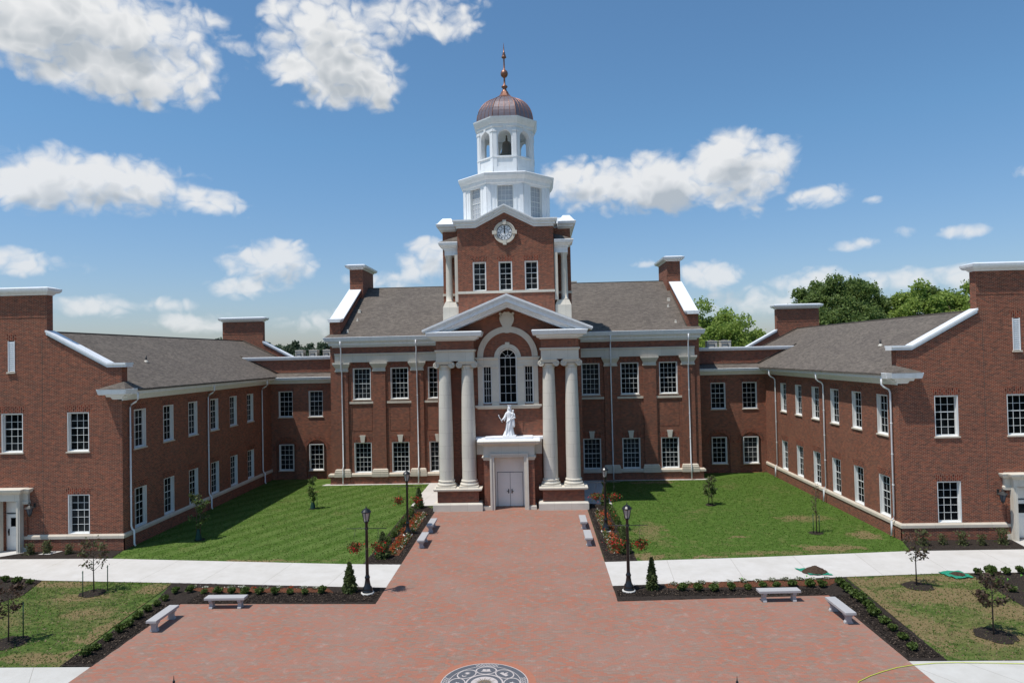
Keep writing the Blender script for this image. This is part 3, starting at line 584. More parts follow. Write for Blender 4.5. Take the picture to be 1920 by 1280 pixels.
# ------------------------------------------------------------------ central hall
H = empty('hall_building', (0, 8, 0), 'tall central red brick hall with columned portico, clock gable and white cupola', 'building')
YF = 11.3
def hall():
    mb = MB(); holes = []; wx = (-13.62, -10.22, -6.85, 6.85, 10.3, 13.7)
    for x in wx:
        holes += [(rect(x-.8, x+.8, 7.53, 10.33), .26, False), (rect(x-.78, x+.78, .97, 3.68), .26, False), (rect(x-.93, x+.93, 4.63, 6.94), .035, True)]
    mb.wall(rect(-16.45, 16.45, 0, 12.3), holes, (0, YF, 0), X_, -Y_)
    for x in wx: jack(mb, x, 1.56, 3.68, .55, (0, YF, 0), X_, -Y_); jack(mb, x, 1.6, 10.33, .5, (0, YF, 0), X_, -Y_)
    for x in wx: mb.poly(rect(x-.86, x+.86, 4.7, 6.87), (0, YF, 0), X_, Z_, -Y_, -.034, -.012)
    for s in (-1, 1):
        mb.wall([(YF, 0), (YF, 14.6), (12.2, 14.6), (18.3, 17.6), (18.3, 20.15), (22.7, 20.15), (22.7, 17.6), (28.8, 14.6), (29.7, 14.6), (29.7, 0)], [], (s*16.45, 0, 0), Y_, s*X_)
        mb.wall([(YF, 12.5), (YF, 14.6), (12.2, 14.6), (18.3, 17.6), (18.3, 20.15), (22.7, 20.15), (22.7, 17.6), (28.8, 14.6), (29.7, 14.6), (29.7, 12.5)], [], (s*15.45, 0, 0), Y_, s*X_)
        mb.wall([(s*15.45, 12.9), (s*16.45, 12.9), (s*16.45, 14.6), (s*15.45, 14.6)], [], (0, YF-.05, 0), X_, -Y_)
        for yy in (18.3, 22.7): mb.wall(rect(*sorted((s*15.45, s*16.45)), 14, 20.15), [], (0, yy, 0), X_, -Y_)
        mb.box(s*15.15, s*16.46, 18.28, 22.72, 14, 20.14)
        mb.box(s*15.14, s*16.47, 18.26, 22.74, 18.75, 18.8)
        # projecting brick base
    for x0, x1 in ((-16.55, -5.1), (5.1, 16.55)): mb.box(x0, x1, YF-.16, YF+.02, 0, .67)
    for s in (-1, 1):
        for a in (15.4, 12.03, 8.6):
            x = s*a; mb.box(x-.56, x+.56, YF-.15, YF+.02, .67, 10.05); mb.box(x-.64, x+.64, YF-.22, YF-.15, 0.001, .66)
    mb.wall(rect(-16.45, 16.45, 0, 13), [], (0, 29.7, 0), X_, Y_)
    mb.build('wall', ['brick', 'brick_soldier'], H)
    for x0, x1 in ((-16.45, -5.0), (5.0, 16.45)):
        st = MB(); st.loft(x0, x1, YF, YF+.05, [(.67, .2), (.70, .27), (.88, .27), (.97, .14)], sides=(1, 1, 1, 0))
        st.build('stone_band', 'stone_band', H)
    for x0, x1 in ((-15.95, -5.0), (5.0, 15.95)):
        en = MB(); en.loft(x0, x1, YF, YF+.02, [(10.86, .17), (11.48, .17), (11.5, .22), (11.63, .26), (11.66, .2)], sides=(.3, .3, 1, 0))
        en.build('entablature', 'stone', H)
    for s in (-1, 1):
        for a in (15.4, 12.03, 8.6):
            x = s*a; c = MB(); c.loft(x-.56, x+.56, YF-.15, YF, [(10.02, .02), (10.05, .05), (10.14, .05), (10.16, .01), (10.36, .01), (10.42, .06), (10.6, .15), (10.62, .18), (10.7, .20), (10.72, .22), (10.855, .22)], sides=(1, 1, 1, 0))
            c.build('pilaster_capital', 'stone', H)
            c = MB(); c.loft(x-.56, x+.56, YF-.16, YF, [(.66, .19), (.98, .19), (.985, .15), (1.12, .16), (1.18, .12), (1.24, .13), (1.3, .1), (1.36, .01)], sides=(1, 1, 1, 0)); c.build('pilaster_base', 'stone_band', H)
    for x in wx:
        k = MB(); k.poly([(x-.16, 3.68), (x+.16, 3.68), (x+.22, 4.2), (x+.26, 4.22), (x+.26, 4.33), (x-.26, 4.33), (x-.26, 4.22), (x-.22, 4.2)], (0, YF, 0), X_, Z_, -Y_, 0, .09); k.build('keystone', 'stone', H)
        k = MB(); k.box(x-1.15, x+1.15, YF-.08, YF, 7.15, 7.34); k.build('sill_course', 'stone_band', H)
        window(H, 1.6, 2.8, 4, 6, (x, YF+.03, 7.53), X_, -Y_, sill=.09); window(H, 1.56, 2.7, 4, 6, (x, YF+.03, .98), X_, -Y_, sill=0)
    pr = [(12.22, .05), (12.34, .10), (12.38, .28), (12.55, .34), (12.68, .36), (12.70, .55), (12.76, .6), (13.02, .68), (13.1, .7), (13.12, .64)]
    for x0, x1, sd in ((-16.2, -4.9, (1, 0, 1, 0)), (4.9, 16.2, (0, 1, 1, 0))): co = MB(); co.loft(x0, x1, YF, YF+.3, pr, sides=sd); co.build('cornice', 'white_trim', H)
    # roof
    r = MB(); sl = .54; ze = 13.08; ye = YF-.68; yr = 20.5; zr = ze+(yr-ye)*sl
    for q in (1, -1):
        Yq = lambda y: yr-q*(yr-y)
        top = [(-15.46, Yq(YF+.02), ze+(YF+.02-ye)*sl), (15.46, Yq(YF+.02), ze+(YF+.02-ye)*sl), (15.46, yr, zr), (-15.46, yr, zr)]
        r.add(top, [(0, 1, 2, 3)])
        zz = ze+(YF+.02-ye)*sl; r.add([(-16.85, Yq(ye), ze), (16.85, Yq(ye), ze), (16.45, Yq(YF+.02), zz), (-16.45, Yq(YF+.02), zz)], [(0, 1, 2, 3)])
    r.build('roof', 'shingle', H)
    fl = MB(); fl.tube([(-15.3, yr, zr), (15.3, yr, zr)], .06, 6); fl.build('ridge', 'flashing', H)
    for s in (-1, 1): fl = MB(); fl.tube([(s*15.42, YF, zr-(yr-YF)*sl+.03), (s*15.42, 18.3, zr-(yr-18.3)*sl+.03)], .05, 5); fl.build('roof_flashing', 'flashing', H)
    for s in (-1, 1):
        P = [(YF-.35, 14.78), (YF+.5, 14.86), (18.45, 18.2)]; x0 = s*15.95
        for q in (1, -1):
            f = lambda y: y if q == 1 else 41.0-y
            cp = MB()
            top = [(f(a), z) for a, z in P]; mid = [(f(a), z-.12) for a, z in P]; low = [(f(a), z-.3) for a, z in P]
            cp.poly(top+mid[::-1], (x0, 0, 0), Y_, Z_, X_, -.62, .62); cp.poly([(y, z+.001) for y, z in mid]+low[::-1], (x0, 0, 0), Y_, Z_, X_, -.53, .53); cp.build('coping', 'white_metal', H)
        cp = MB(); cp.loft(s*15.15, s*16.46, 18.28, 22.72, [(20.12, .04), (20.24, .14), (20.26, .26), (20.36, .36), (20.52, .4), (20.64, .1)]); cp.build('chimney_cap', 'white_metal', H)
    for (x, y, k) in ((-14.75, 15.3, .12), (-14.55, 13.7, .07), (-14.9, 11.6, .07), (14.85, 16.2, .12), (14.55, 15.0, .07), (14.6, 12.0, .07)):
        v = MB(); z = zr-(yr-y)*sl; v.loft(x-k, x+k, y-k, y+k, [(z-.05, .03), (z+.06, 0), (z+.12+k, 0), (z+.14+k, -.03)]); v.build('roof_vent', 'cream_box', H)
    c = MB(); c.loft(5.9, 6.5, 23, 23.8, [(16, 0), (18.75, 0), (18.78, .06), (18.9, .06)]); c.build('roof_hatch', 'cream_box', H)
    for x in (-15.36, -8.59, 8.62, 15.42):
        downspout(H, [(x, YF-.62, 12.75), (x, YF-.62, 12.35), (x, YF-.46, 12.1), (x, YF-.42, 11.9), (x, YF-.42, 10.4), (x, YF-.3, 10.1), (x, YF-.22, 9.9), (x, YF-.22, 1.6), (x, YF-.4, 1.35), (x, YF-.42, 1.1), (x, YF-.42, .1)])
hall()

YB = 1.7
def portico():
    # brick body behind the columns
    mb = MB(); holes = []
    holes += [(rect(-.07-.45-1.5-.33+.33, 0, 0, 0), 0, False)] if False else []
    xc = -.08
    holes.append((arch(xc-.69, xc+.69, 7.6, 11.02, 20), .26, False))
    for q in (-1, 1): holes.append((rect(xc+q*1.56-.34, xc+q*1.56+.34, 7.6, 10.42), .26, False))
    for q in (-1, 1): holes.append((rect(xc+q*1.5-.45, xc+q*1.5+.45, 5.45, 6.95), .04, True))
    rake = lambda x: 15.0-abs(x)*.41
    mb.wall([(-5.15, 0), (5.15, 0), (5.15, rake(5.15)), (0, rake(0)), (-5.15, rake(5.15))], holes, (0, YB, 0), X_, -Y_)
    for s in (-1, 1):
        mb.wall(rect(YB, YF, 0, 13.1), [], (s*5.15, 0, 0), Y_, s*X_)
        x0, x1 = (2.42, 5.17) if s > 0 else (-5.3, -2.52)
        mb.box(x0, x1, .5, YB+.1, 11.68, 12.36)                     # brick above the stone beam
        mb.box(s*2.33, s*5.33, .12, YB, .58, 1.42)                  # pedestal die
        mb.box(s*5.14, s*5.42, YB+.2, YB+1.2, 0, 12.3)
    mb.box(xc-2.45, xc+2.45, YB-.06, YB+.01, 0, 5.0)
    mb.build('portico_wall', ['brick', 'brick_soldier'], H)
    for s in (-1, 1):
        p = MB(); p.loft(s*2.33, s*5.33, .12, YB, [(0, .3), (.48, .3), (.56, .24), (.58, .02)], sides=(1, 1, 1, 0)); p.loft(s*2.33, s*5.33, .12, YB, [(1.4, .03), (1.44, .2), (1.52, .26), (1.60, .26)], sides=(1, 1, 1, 0))
        p.build('pedestal', 'stone', H)
        x0, x1 = (2.42, 5.17) if s > 0 else (-5.3, -2.52)
        p = MB(); p.loft(x0, x1, .48, YB+.05, [(10.86, 0), (11.50, 0), (11.52, .04), (11.62, .1), (11.68, .1), (11.69, .02)], sides=(1, 1, 1, 0)); p.build('entablature', 'stone', H)
        p = MB(); p.loft(x0, x1, .5, YB+.1, [(12.34, .04), (12.42, .12), (12.46, .28), (12.6, .34), (12.62, .52), (12.66, .58), (12.92, .66), (12.98, .66), (13.02, .6)], sides=(1, 1, 1, 0)); p.build('cornice', 'white_trim', H)
    # columns
    for x in (-4.74, -3.05, 2.96, 4.63):
        M = Matrix.Translation((x, .98, 0)); c = MB()
        pr = [(.66, 1.72), (.69, 1.76), (.70, 1.82), (.66, 1.89), (.585, 1.91), (.57, 1.96), (.60, 2.0), (.62, 2.04), (.60, 2.1), (.54, 2.13)]
        c.box(-.71, .71, -.71, .71, 1.6, 1.72); c.lathe(0, 0, pr, 32)
        sh = [(.53-.105*(max(0, (k/16.)-.25)/.75)**1.4, 2.13+k/16.*8.12) for k in range(17)]; c.lathe(0, 0, sh, 32, 1)
        c.lathe(0, 0, [(.43, 10.24), (.47, 10.27), (.47, 10.31), (.43, 10.34), (.46, 10.4), (.52, 10.55)], 28)
        c.loft(-.55, .55, -.52, .52, [(10.68, 0), (10.74, .02), (10.8, .06), (10.865, .06)])
        for q in (-1, 1):
            for yy in (-.5,):
                vs = []
                pts = [(q*.56+.235*math.cos(t)*1, 10.57+.235*math.sin(t)) for t in [2*PI*k/20 for k in range(20)]]
                c.poly(pts, (0, 0, 0), X_, Z_, Y_, -.5, .5)
                sp = []
                for k in range(46):
                    t = k/45*2.3*2*PI; rr = .225*(1-k/45)**.8+.02; sp.append((q*(.56-rr*math.sin(t)), -.5, 10.57+rr*math.cos(t)))
                c.tube(sp, .03, 6)
                c.lathe(0, 0, [], 3) if False else None
                c.tube([(q*.56, -.54, 10.57), (q*.56, -.48, 10.57)], .05, 8)
        c.box(-.56, .56, -.49, .49, 10.6, 10.72)
        c.build('column', ['stone', 'stone_drum'], H, M)
    # gable roof and raking cornice
    ap = 15.68; e = 6.15; ez = 13.18; k = (ap-ez)/e
    rk = MB()
    def strip(d0, d1, t0, t1, xin, mi=0, xe=e):
        zt = lambda x: ap-k*abs(x)
        top = [(-xe, zt(xe)-t0), (0, ap-t0), (xe, zt(xe)-t0)]; bot = [(xin if False else xe-.0, 0)]
        lowx = xe
        pts = top+[(xe-.35*(t1 > .3), zt(xe-.35*(t1 > .3))-t1), (0, ap-t1), (-(xe-.35*(t1 > .3)), zt(xe-.35*(t1 > .3))-t1)]
        rk.poly(pts, (0, 0, 0), X_, Z_, Y_, d0, d1, mi)
    strip(-.20, 1.95, 0, .14, 0, 0, e+.05); strip(-.14, 1.9, .141, .26, 0, 0, e-.0); strip(-.04, 1.85, .261, .60, 0, 0, e-.22); strip(.26, 1.8, .601, .78, 0, 0, e-.9); strip(.42, 1.69, .781, .93, 0, 0, e-1.1)
    rk.build('pediment', 'white_trim', H)
    r = MB()
    for s in (-1, 1):
        yb = 14; r.add([(0, -.19, ap+.01), (s*e, -.19, ez+.01), (s*e, YF+.2, ez+.01), (0, 15.6, ap+.01)], [(0, 1, 2, 3)])
        r.add([(s*e, 1.9, ez-.3), (s*e, YF, ez-.3), (s*e, YF, ez), (s*e, 1.9, ez)], [(0, 1, 2, 3)], 1)
        r.add([(s*e, 1.9, ez-.3), (s*e, YF, ez-.3), (s*5.1, YF, ez-.3), (s*5.1, 1.9, ez-.3)], [(0, 1, 2, 3)], 1)
    r.build('portico_roof', ['white_metal', 'white_trim'], H)
    # stone arch, cartouche, three-part window surround
    P = (0, YB, 0); a = MB(); xc = -.08
    a.poly(arcband(xc, 11.1, 1.83, 2.24, n=36), P, X_, Z_, -Y_, 0, .10); a.poly(arcband(xc, 11.1, 2.2, 2.27, n=36), P, X_, Z_, -Y_, .10, .14); a.build('stone_arch', 'stone', H)
    a = MB()
    sh = [(-.16, 12.9), (.16, 12.9), (.2, 13.2), (.35, 13.45), (.48, 13.7), (.56, 14.0), (.5, 14.25), (.55, 14.4), (.3, 14.38), (.16, 14.5), (0, 14.47), (-.16, 14.5), (-.3, 14.38), (-.55, 14.4), (-.5, 14.25), (-.56, 14.0), (-.48, 13.7), (-.35, 13.45), (-.2, 13.2)]
    a.poly([(x+xc, z-.03) for x, z in sh], P, X_, Z_, -Y_, 0, .16)
    a.poly([(xc+x*.72, 13.95+(z-13.95)*.7) for x, z in [(-.1, 13.35), (.1, 13.35), (.38, 13.7), (.44, 14.05), (.38, 14.3), (-.38, 14.3), (-.44, 14.05), (-.38, 13.7)]], P, X_, Z_, -Y_, .16, .22)
    for q in (-1, 1): a.tube([(xc+q*(.5-.02*j), YB-.18, 13.95+.075*math.sin(j*.9)+j*.06) for j in range(7)], .05, 6); a.tube([(xc+q*.48, YB-.2, 14.33), (xc+q*.48, YB-.1, 14.33)], .1, 10)
    a.build('cartouche', 'stone', H)
    f = MB()
    f.poly(arcband(xc, 11.05, .69, 1.0, n=28), P, X_, Z_, -Y_, 0, .09)
    f.poly([(xc-.12, 11.72), (xc+.12, 11.72), (xc+.17, 12.18), (xc-.17, 12.18)], P, X_, Z_, -Y_, 0, .14)
    for q in (-1, 1):
        x0, x1 = xc+q*.69, xc+q*2.28
        x0, x1 = sorted((x0, x1)); f.loft(x0, x1, YB-.08, YB, [(10.42, 0), (10.6, 0), (10.62, .03), (10.86, .03), (10.9, .08), (11.0, .14), (11.08, .14)], sides=(1 if q < 0 else 0, 1 if q > 0 else 0, 1, 0))
        for (b0, b1) in ((.69, 1.22), (1.9, 2.26)):
            b0, b1 = sorted((xc+q*b0, xc+q*b1)); f.box(b0, b1, YB-.07, YB, 7.55, 10.42); f.loft(b0+.03, b1-.03, YB-.1, YB, [(7.5, .04), (7.68, .04), (7.72, 0)], sides=(1, 1, 1, 0)); f.loft(b0+.03, b1-.03, YB-.1, YB, [(10.25, 0), (10.3, .03), (10.42, .04)], sides=(1, 1, 1, 0))
    f.loft(xc-2.3, xc+2.3, YB-.05, YB, [(7.2, 0), (7.28, .05), (7.32, .16), (7.46, .2), (7.5, .18)], sides=(1, 1, 1, 0))
    f.build('window_surround', 'stone', H)
    window(H, 1.38, 3.42, 3, 5, (xc, YB+.02, 7.6), X_, -Y_, sill=0, arched=True, meet=False)
    for q in (-1, 1): window(H, .68, 2.82, 3, 5, (xc+q*1.56, YB+.02, 7.6), X_, -Y_, sill=0, fr=.08)
    # door portal
    xd = -.07; yf = .2
    for q in (-1, 1): b = MB(); b.box(xd+q*1.34, xd+q*1.84, yf+.04, YB, .3, 3.6); b.box(xd+q*1.8, xd+q*2.4, 1.2, YB, .0, 3.9); b.build('portal_pier', ['brick'], H)
    p = MB()
    for q in (-1, 1):
        x0, x1 = sorted((xd+q*1.34, xd+q*1.84))
        p.loft(x0, x1, yf+.04, YB, [(0, .1), (.26, .1), (.3, .04)], sides=(1, 1, 1, 0)); p.loft(x0, x1, yf+.04, YB, [(3.58, 0), (3.62, .03), (3.7, .04), (3.74, .1), (3.84, .14), (3.86, .12)], sides=(1, 1, 1, 0))
        p.box(xd+q*1.08, xd+q*1.36, yf-.08, 1.5, 0, 3.82); p.box(xd+q*1.26, xd+q*1.40, yf-.14, yf-.08, 0, 4.1)
    p.box(xd-1.36, xd+1.36, yf-.08, 1.5, 3.82, 4.06); p.box(xd-1.26, xd+1.26, yf-.14, yf-.08, 3.96, 4.1)
    p.loft(xd-1.86, xd+1.86, yf, YB, [(3.86, 0), (4.6, 0), (4.62, .05), (4.7, .08), (4.74, .26), (4.86, .38), (4.98, .42), (5.0, .4)], sides=(1, 1, 1, 0))
    x_ = 2.42; p.loft(xd-x_, xd+x_, 1.1, YB, [(3.9, 0), (4.6, 0), (4.62, .05), (4.74, .1), (4.98, .12)], sides=(0, 0, 1, 0))
    p.build('portal', 'stone', H)
    p = MB(); p.loft(xd-2.36, xd+2.36, .05, YB, [(5.003, -.05), (5.06, -.08), (5.1, -.1)]); p.box(xd-1.75, xd+1.75, .35, YB-.02, 5.1, 5.22); p.box(xd-2.55, xd+2.55, 1.0, YB-.01, 5.0, 5.17); p.build('portal_top', 'statue_white', H)
    d = MB(); yd = 1.45; d.box(xd-1.09, xd+1.09, yd, yd+.05, 0, 3.83)
    for q in (-1, 1):
        d.box(xd+q*.015, xd+q*.92, yd-.05, yd-.001, .03, 2.5)
        for z0, z1 in ((.2, .62), (.78, 1.2), (1.34, 1.76), (1.9, 2.36)): 
            a, b_ = sorted((xd+q*.16, xd+q*.78)); d.box(a, b_, yd-.062, yd-.051, z0, z1); d.box(a+.05, b_-.05, yd-.07, yd-.0621, z0+.05, z1-.05)
        a, b_ = sorted((xd+q*.16, xd+q*.8)); d.box(a, b_, yd-.03, yd-.001, 2.85, 3.55); d.box(a+.07, b_-.07, yd-.04, yd-.031, 2.92, 3.48)
    d.box(xd-.96, xd+.96, yd-.01, yd-.001, 2.5, 2.54, 1); d.box(xd-.012, xd+.012, yd-.01, yd-.001, 0, 2.5, 1)
    for q in (-1, 1): d.box(xd+q*.93, xd+q*.955, yd-.012, yd-.001, 0, 2.5, 1)
    dd = d.build('door', ['door_white', 'ink_soft'], H)
    for q in (-1, 1):
        h = MB(); h.box(xd+q*.09, xd+q*.16, yd-.12, yd-.05, .98, 1.28); h.tube([(xd+q*.12, yd-.12, 1.12), (xd+q*.26, yd-.14, 1.12)], .02, 6); h.build('handle', 'black_metal', dd)
portico()

# ---- clock tower and cupola
def tower():
    X0, X1, Y0, Y1 = -5.0, 4.9, 3.2, 10.0; cx = -.05; yb = 1.6
    mb = MB()
    mb.wall(rect(X0, X1, 12.5, 20.95), [], (0, Y0, 0), X_, -Y_); mb.wall(rect(X0, X1, 12.5, 20.95), [], (0, Y1, 0), X_, Y_)
    for x in (X0, X1): mb.wall(rect(Y0, Y1, 12.5, 20.95), [], (x, 0, 0), Y_, X_)
    holes = [(rect(x-.5, x+.5, 16.07, 18.25), .26, False) for x in (-2.05, -.09, 1.86)]
    mb.wall([(-3.68, 14.1), (0, 15.55), (3.55, 14.1), (3.55, 20.85), (2.1, 20.85), (-.1, 21.95), (-2.3, 20.85), (-3.68, 20.85)], holes, (0, yb, 0), X_, -Y_)
    for x in (-3.68, 3.55): mb.wall(rect(yb, Y0, 13, 20.95), [], (x, 0, 0), Y_, X_)
    for x in (-2.05, -.09, 1.86): jack(mb, x, 1.0, 18.25, .42, (0, yb, 0), X_, -Y_)
    T = mb.build('clock_tower', ['brick', 'brick_soldier'], H)
    for x in (-2.05, -.09, 1.86): window(T, 1.0, 2.18, 2, 5, (x, yb+.03, 16.07), X_, -Y_, sill=0)
    b = MB(); b.box(-3.72, 3.59, yb-.06, yb+.02, 15.88, 16.06); b.box(X0-.05, -3.9, Y0-.05, Y0+.02, 15.88, 16.06); b.box(3.7, X1+.05, Y0-.05, Y0+.02, 15.88, 16.06)
    for x in (X0, X1): b.box(x-.05, x+.05, Y0-.049, Y1, 15.881, 16.059)
    b.build('stone_band', 'stone', T)
    # bay gable coping
    c = MB(); P = [(-4.0, 21.4), (-2.3, 21.4), (-.1, 22.52), (2.1, 21.4), (3.85, 21.4)]
    for t0, t1, dx, d0 in ((0, .1, 0, -.42), (.101, .22, -.05, -.36), (.221, .42, -.14, -.22), (.421, .58, -.26, -.08)):
        xs = [P[0][0]-dx, P[1][0], P[2][0], P[3][0], P[4][0]+dx]
        top = [(x, z-t0) for x, (_, z) in zip(xs, P)]; low = [(x, z-t1) for x, (_, z) in zip(xs, P)]
        c.poly(top+low[::-1], (0, yb, 0), X_, Z_, Y_, d0, 2.0)
    c.poly([(-3.6, 21.3), (-2.3, 21.3), (-.1, 22.45), (2.1, 21.3), (3.5, 21.3), (3.5, 20.9), (-3.6, 20.9)], (0, yb, 0), X_, Z_, Y_, 2.0, 6)
    c.build('gable_coping', 'white_trim', T)
    c = MB(); pr = [(20.88, .04), (20.96, .12), (21.0, .22), (21.16, .28), (21.2, .4), (21.4, .46), (21.44, .42)]
    c.loft(X0, -3.95, Y0, Y1, pr, sides=(1, 0, 1, 1)); c.loft(3.95, X1, Y0, Y1, pr, sides=(0, 1, 1, 1)); c.box(-4.1, 4.1, Y0+1, Y1+.4, 20.9, 21.43)
    for a, b_ in ((X0-.4, -3.9), (3.95, X1+.4)): c.loft(a, b_, Y0-.4, Y1+.4, [(21.43, -.02), (21.93, -.42)])
    c.box(-4.4, 4.4, Y0+.5, Y1, 21.4, 21.85); c.build('cornice', 'white_metal', T)
    # clock
    k = MB(); xc, zc = -.1, 20.42; O = (xc, yb, zc)
    ring = lambda r0, r1: [(r1*math.cos(2*PI*i/48), r1*math.sin(2*PI*i/48)) for i in range(48)]
    def annulus(mb, r0, r1, d0, d1, mi=0, n=48):
        for i in range(n):
            a, b2 = 2*PI*i/n, 2*PI*(i+1)/n
            mb.poly([(r0*math.cos(a), r0*math.sin(a)), (r1*math.cos(a), r1*math.sin(a)), (r1*math.cos(b2), r1*math.sin(b2)), (r0*math.cos(b2), r0*math.sin(b2))], O, X_, Z_, -Y_, d0, d1, mi)
    annulus(k, .6, .82, 0, .1); annulus(k, .74, .82, .1, .14)
    for a in (0, PI/2, PI, 3*PI/2):
        ca, sa = math.cos(a), math.sin(a); k.poly([(ca*r-sa*w, sa*r+ca*w) for r, w in ((.58, -.11), (.93, -.14), (.93, .14), (.58, .11))], O, X_, Z_, -Y_, 0, .19)
    ck = k.build('clock', 'stone', T)
    d = MB(); d.poly(ring(0, .6), O, X_, Z_, -Y_, 0, .05); d.build('clock_dial', 'dial_white', ck)
    d = MB(); annulus(d, .555, .6, .05, .075); annulus(d, .275, .305, .05, .06)
    nums = ['XII', 'I', 'II', 'III', 'IV', 'V', 'VI', 'VII', 'VIII', 'IX', 'X', 'XI']
    for i, s_ in enumerate(nums):
        a = PI/2-i*PI/6; rd = Vector((math.cos(a), math.sin(a))); td = Vector((math.sin(a), -math.cos(a)))
        ws = {'I': .035, 'V': .075, 'X': .075}; tot = sum(ws[ch] for ch in s_); x = -tot/2
        def stroke(xa, ya, xb, yb2, w=.011):
            A_, B_ = td*xa+rd*(.43+ya), td*xb+rd*(.43+yb2); dv = (B_-A_).normalized(); nv = Vector((-dv.y, dv.x))*w
            d.poly([tuple(A_+nv), tuple(B_+nv), tuple(B_-nv), tuple(A_-nv)], O, X_, Z_, -Y_, .05, .058)
        for ch in s_:
            w = ws[ch]; m = x+w/2; h = .068
            if ch == 'I': stroke(m, -h, m, h)
            elif ch == 'V': stroke(m-.027, h, m, -h, .013); stroke(m+.027, h, m, -h, .008)
            else: stroke(m-.027, h, m+.027, -h, .013); stroke(m+.027, h, m-.027, -h, .008)
            x += w
    for i in range(60):
        a = 2*PI*i/60; k2 = .018 if i % 5 else .03; d.poly([((.535-k2)*math.cos(a)-.004*math.sin(a), (.535-k2)*math.sin(a)+.004*math.cos(a)), (.535*math.cos(a)-.004*math.sin(a), .535*math.sin(a)+.004*math.cos(a)), (.535*math.cos(a)+.004*math.sin(a), .535*math.sin(a)-.004*math.cos(a)), ((.535-k2)*math.cos(a)+.004*math.sin(a), (.535-k2)*math.sin(a)-.004*math.cos(a))], O, X_, Z_, -Y_, .05, .056)
    d.build('clock_numerals', 'ink', ck)
    d = MB(); d.poly([(-.03, -.09), (.03, -.09), (.018, .5), (-.018, .5)], O, X_, Z_, -Y_, .085, .1); d.poly([(-.045, -.06), (.045, -.06), (.045, .1), (.03, .33), (0, .38), (-.03, .33), (-.045, .1)], O, X_, Z_, -Y_, .07, .08); d.build('clock_hands', 'ink', ck)
    # corner columns in the notches
    for s in (-1, 1):
        o = -.1 if s < 0 else 0.02
        X = lambda a: s*a+o
        c = MB(); x0, x1 = sorted((X(3.58), X(4.78)))
        c.loft(x0, x1, 1.75, Y0, [(12.8, 0), (14.9, 0), (15.25, -.14), (15.3, -.16)], sides=(1, 1, 1, 0))
        c.lathe(X(4.32), 2.25, [(.3, 15.3), (.31, 15.36), (.27, 15.42)]+[(.26-.03*(j/8)**1.5, 15.42+j/8*3.2) for j in range(9)]+[(.26, 18.66), (.25, 18.7), (.3, 18.8), (.3, 18.86)], 20)
        x0, x1 = sorted((X(3.58), X(3.82))); c.box(x0, x1, 1.68, 1.95, 15.3, 18.86)
        c.build('tower_column', 'stone', T)
        c = MB(); x0, x1 = sorted((X(3.58), X(4.6)))
        c.loft(x0, x1, 1.95, Y0, [(18.86, 0), (19.25, 0), (19.27, .06), (19.4, .08), (19.45, .2), (19.55, .26), (19.58, .38), (19.78, .44), (19.82, .42)], sides=(1 if s < 0 else 0, 1 if s > 0 else 0, 1, 0)); c.build('notch_cornice', 'white_trim', T)
        c = MB(); xo = X(5.0); xi = X(3.58); c.add([(xi, 1.55, 19.83), (xo, 1.55, 19.83), (xo, Y0, 19.83), (xi, Y0, 20.55), (X(3.6), Y0, 20.55)], [(0, 1, 3), (1, 2, 3)]); c.build('notch_roof', 'shingle', T)
tower()
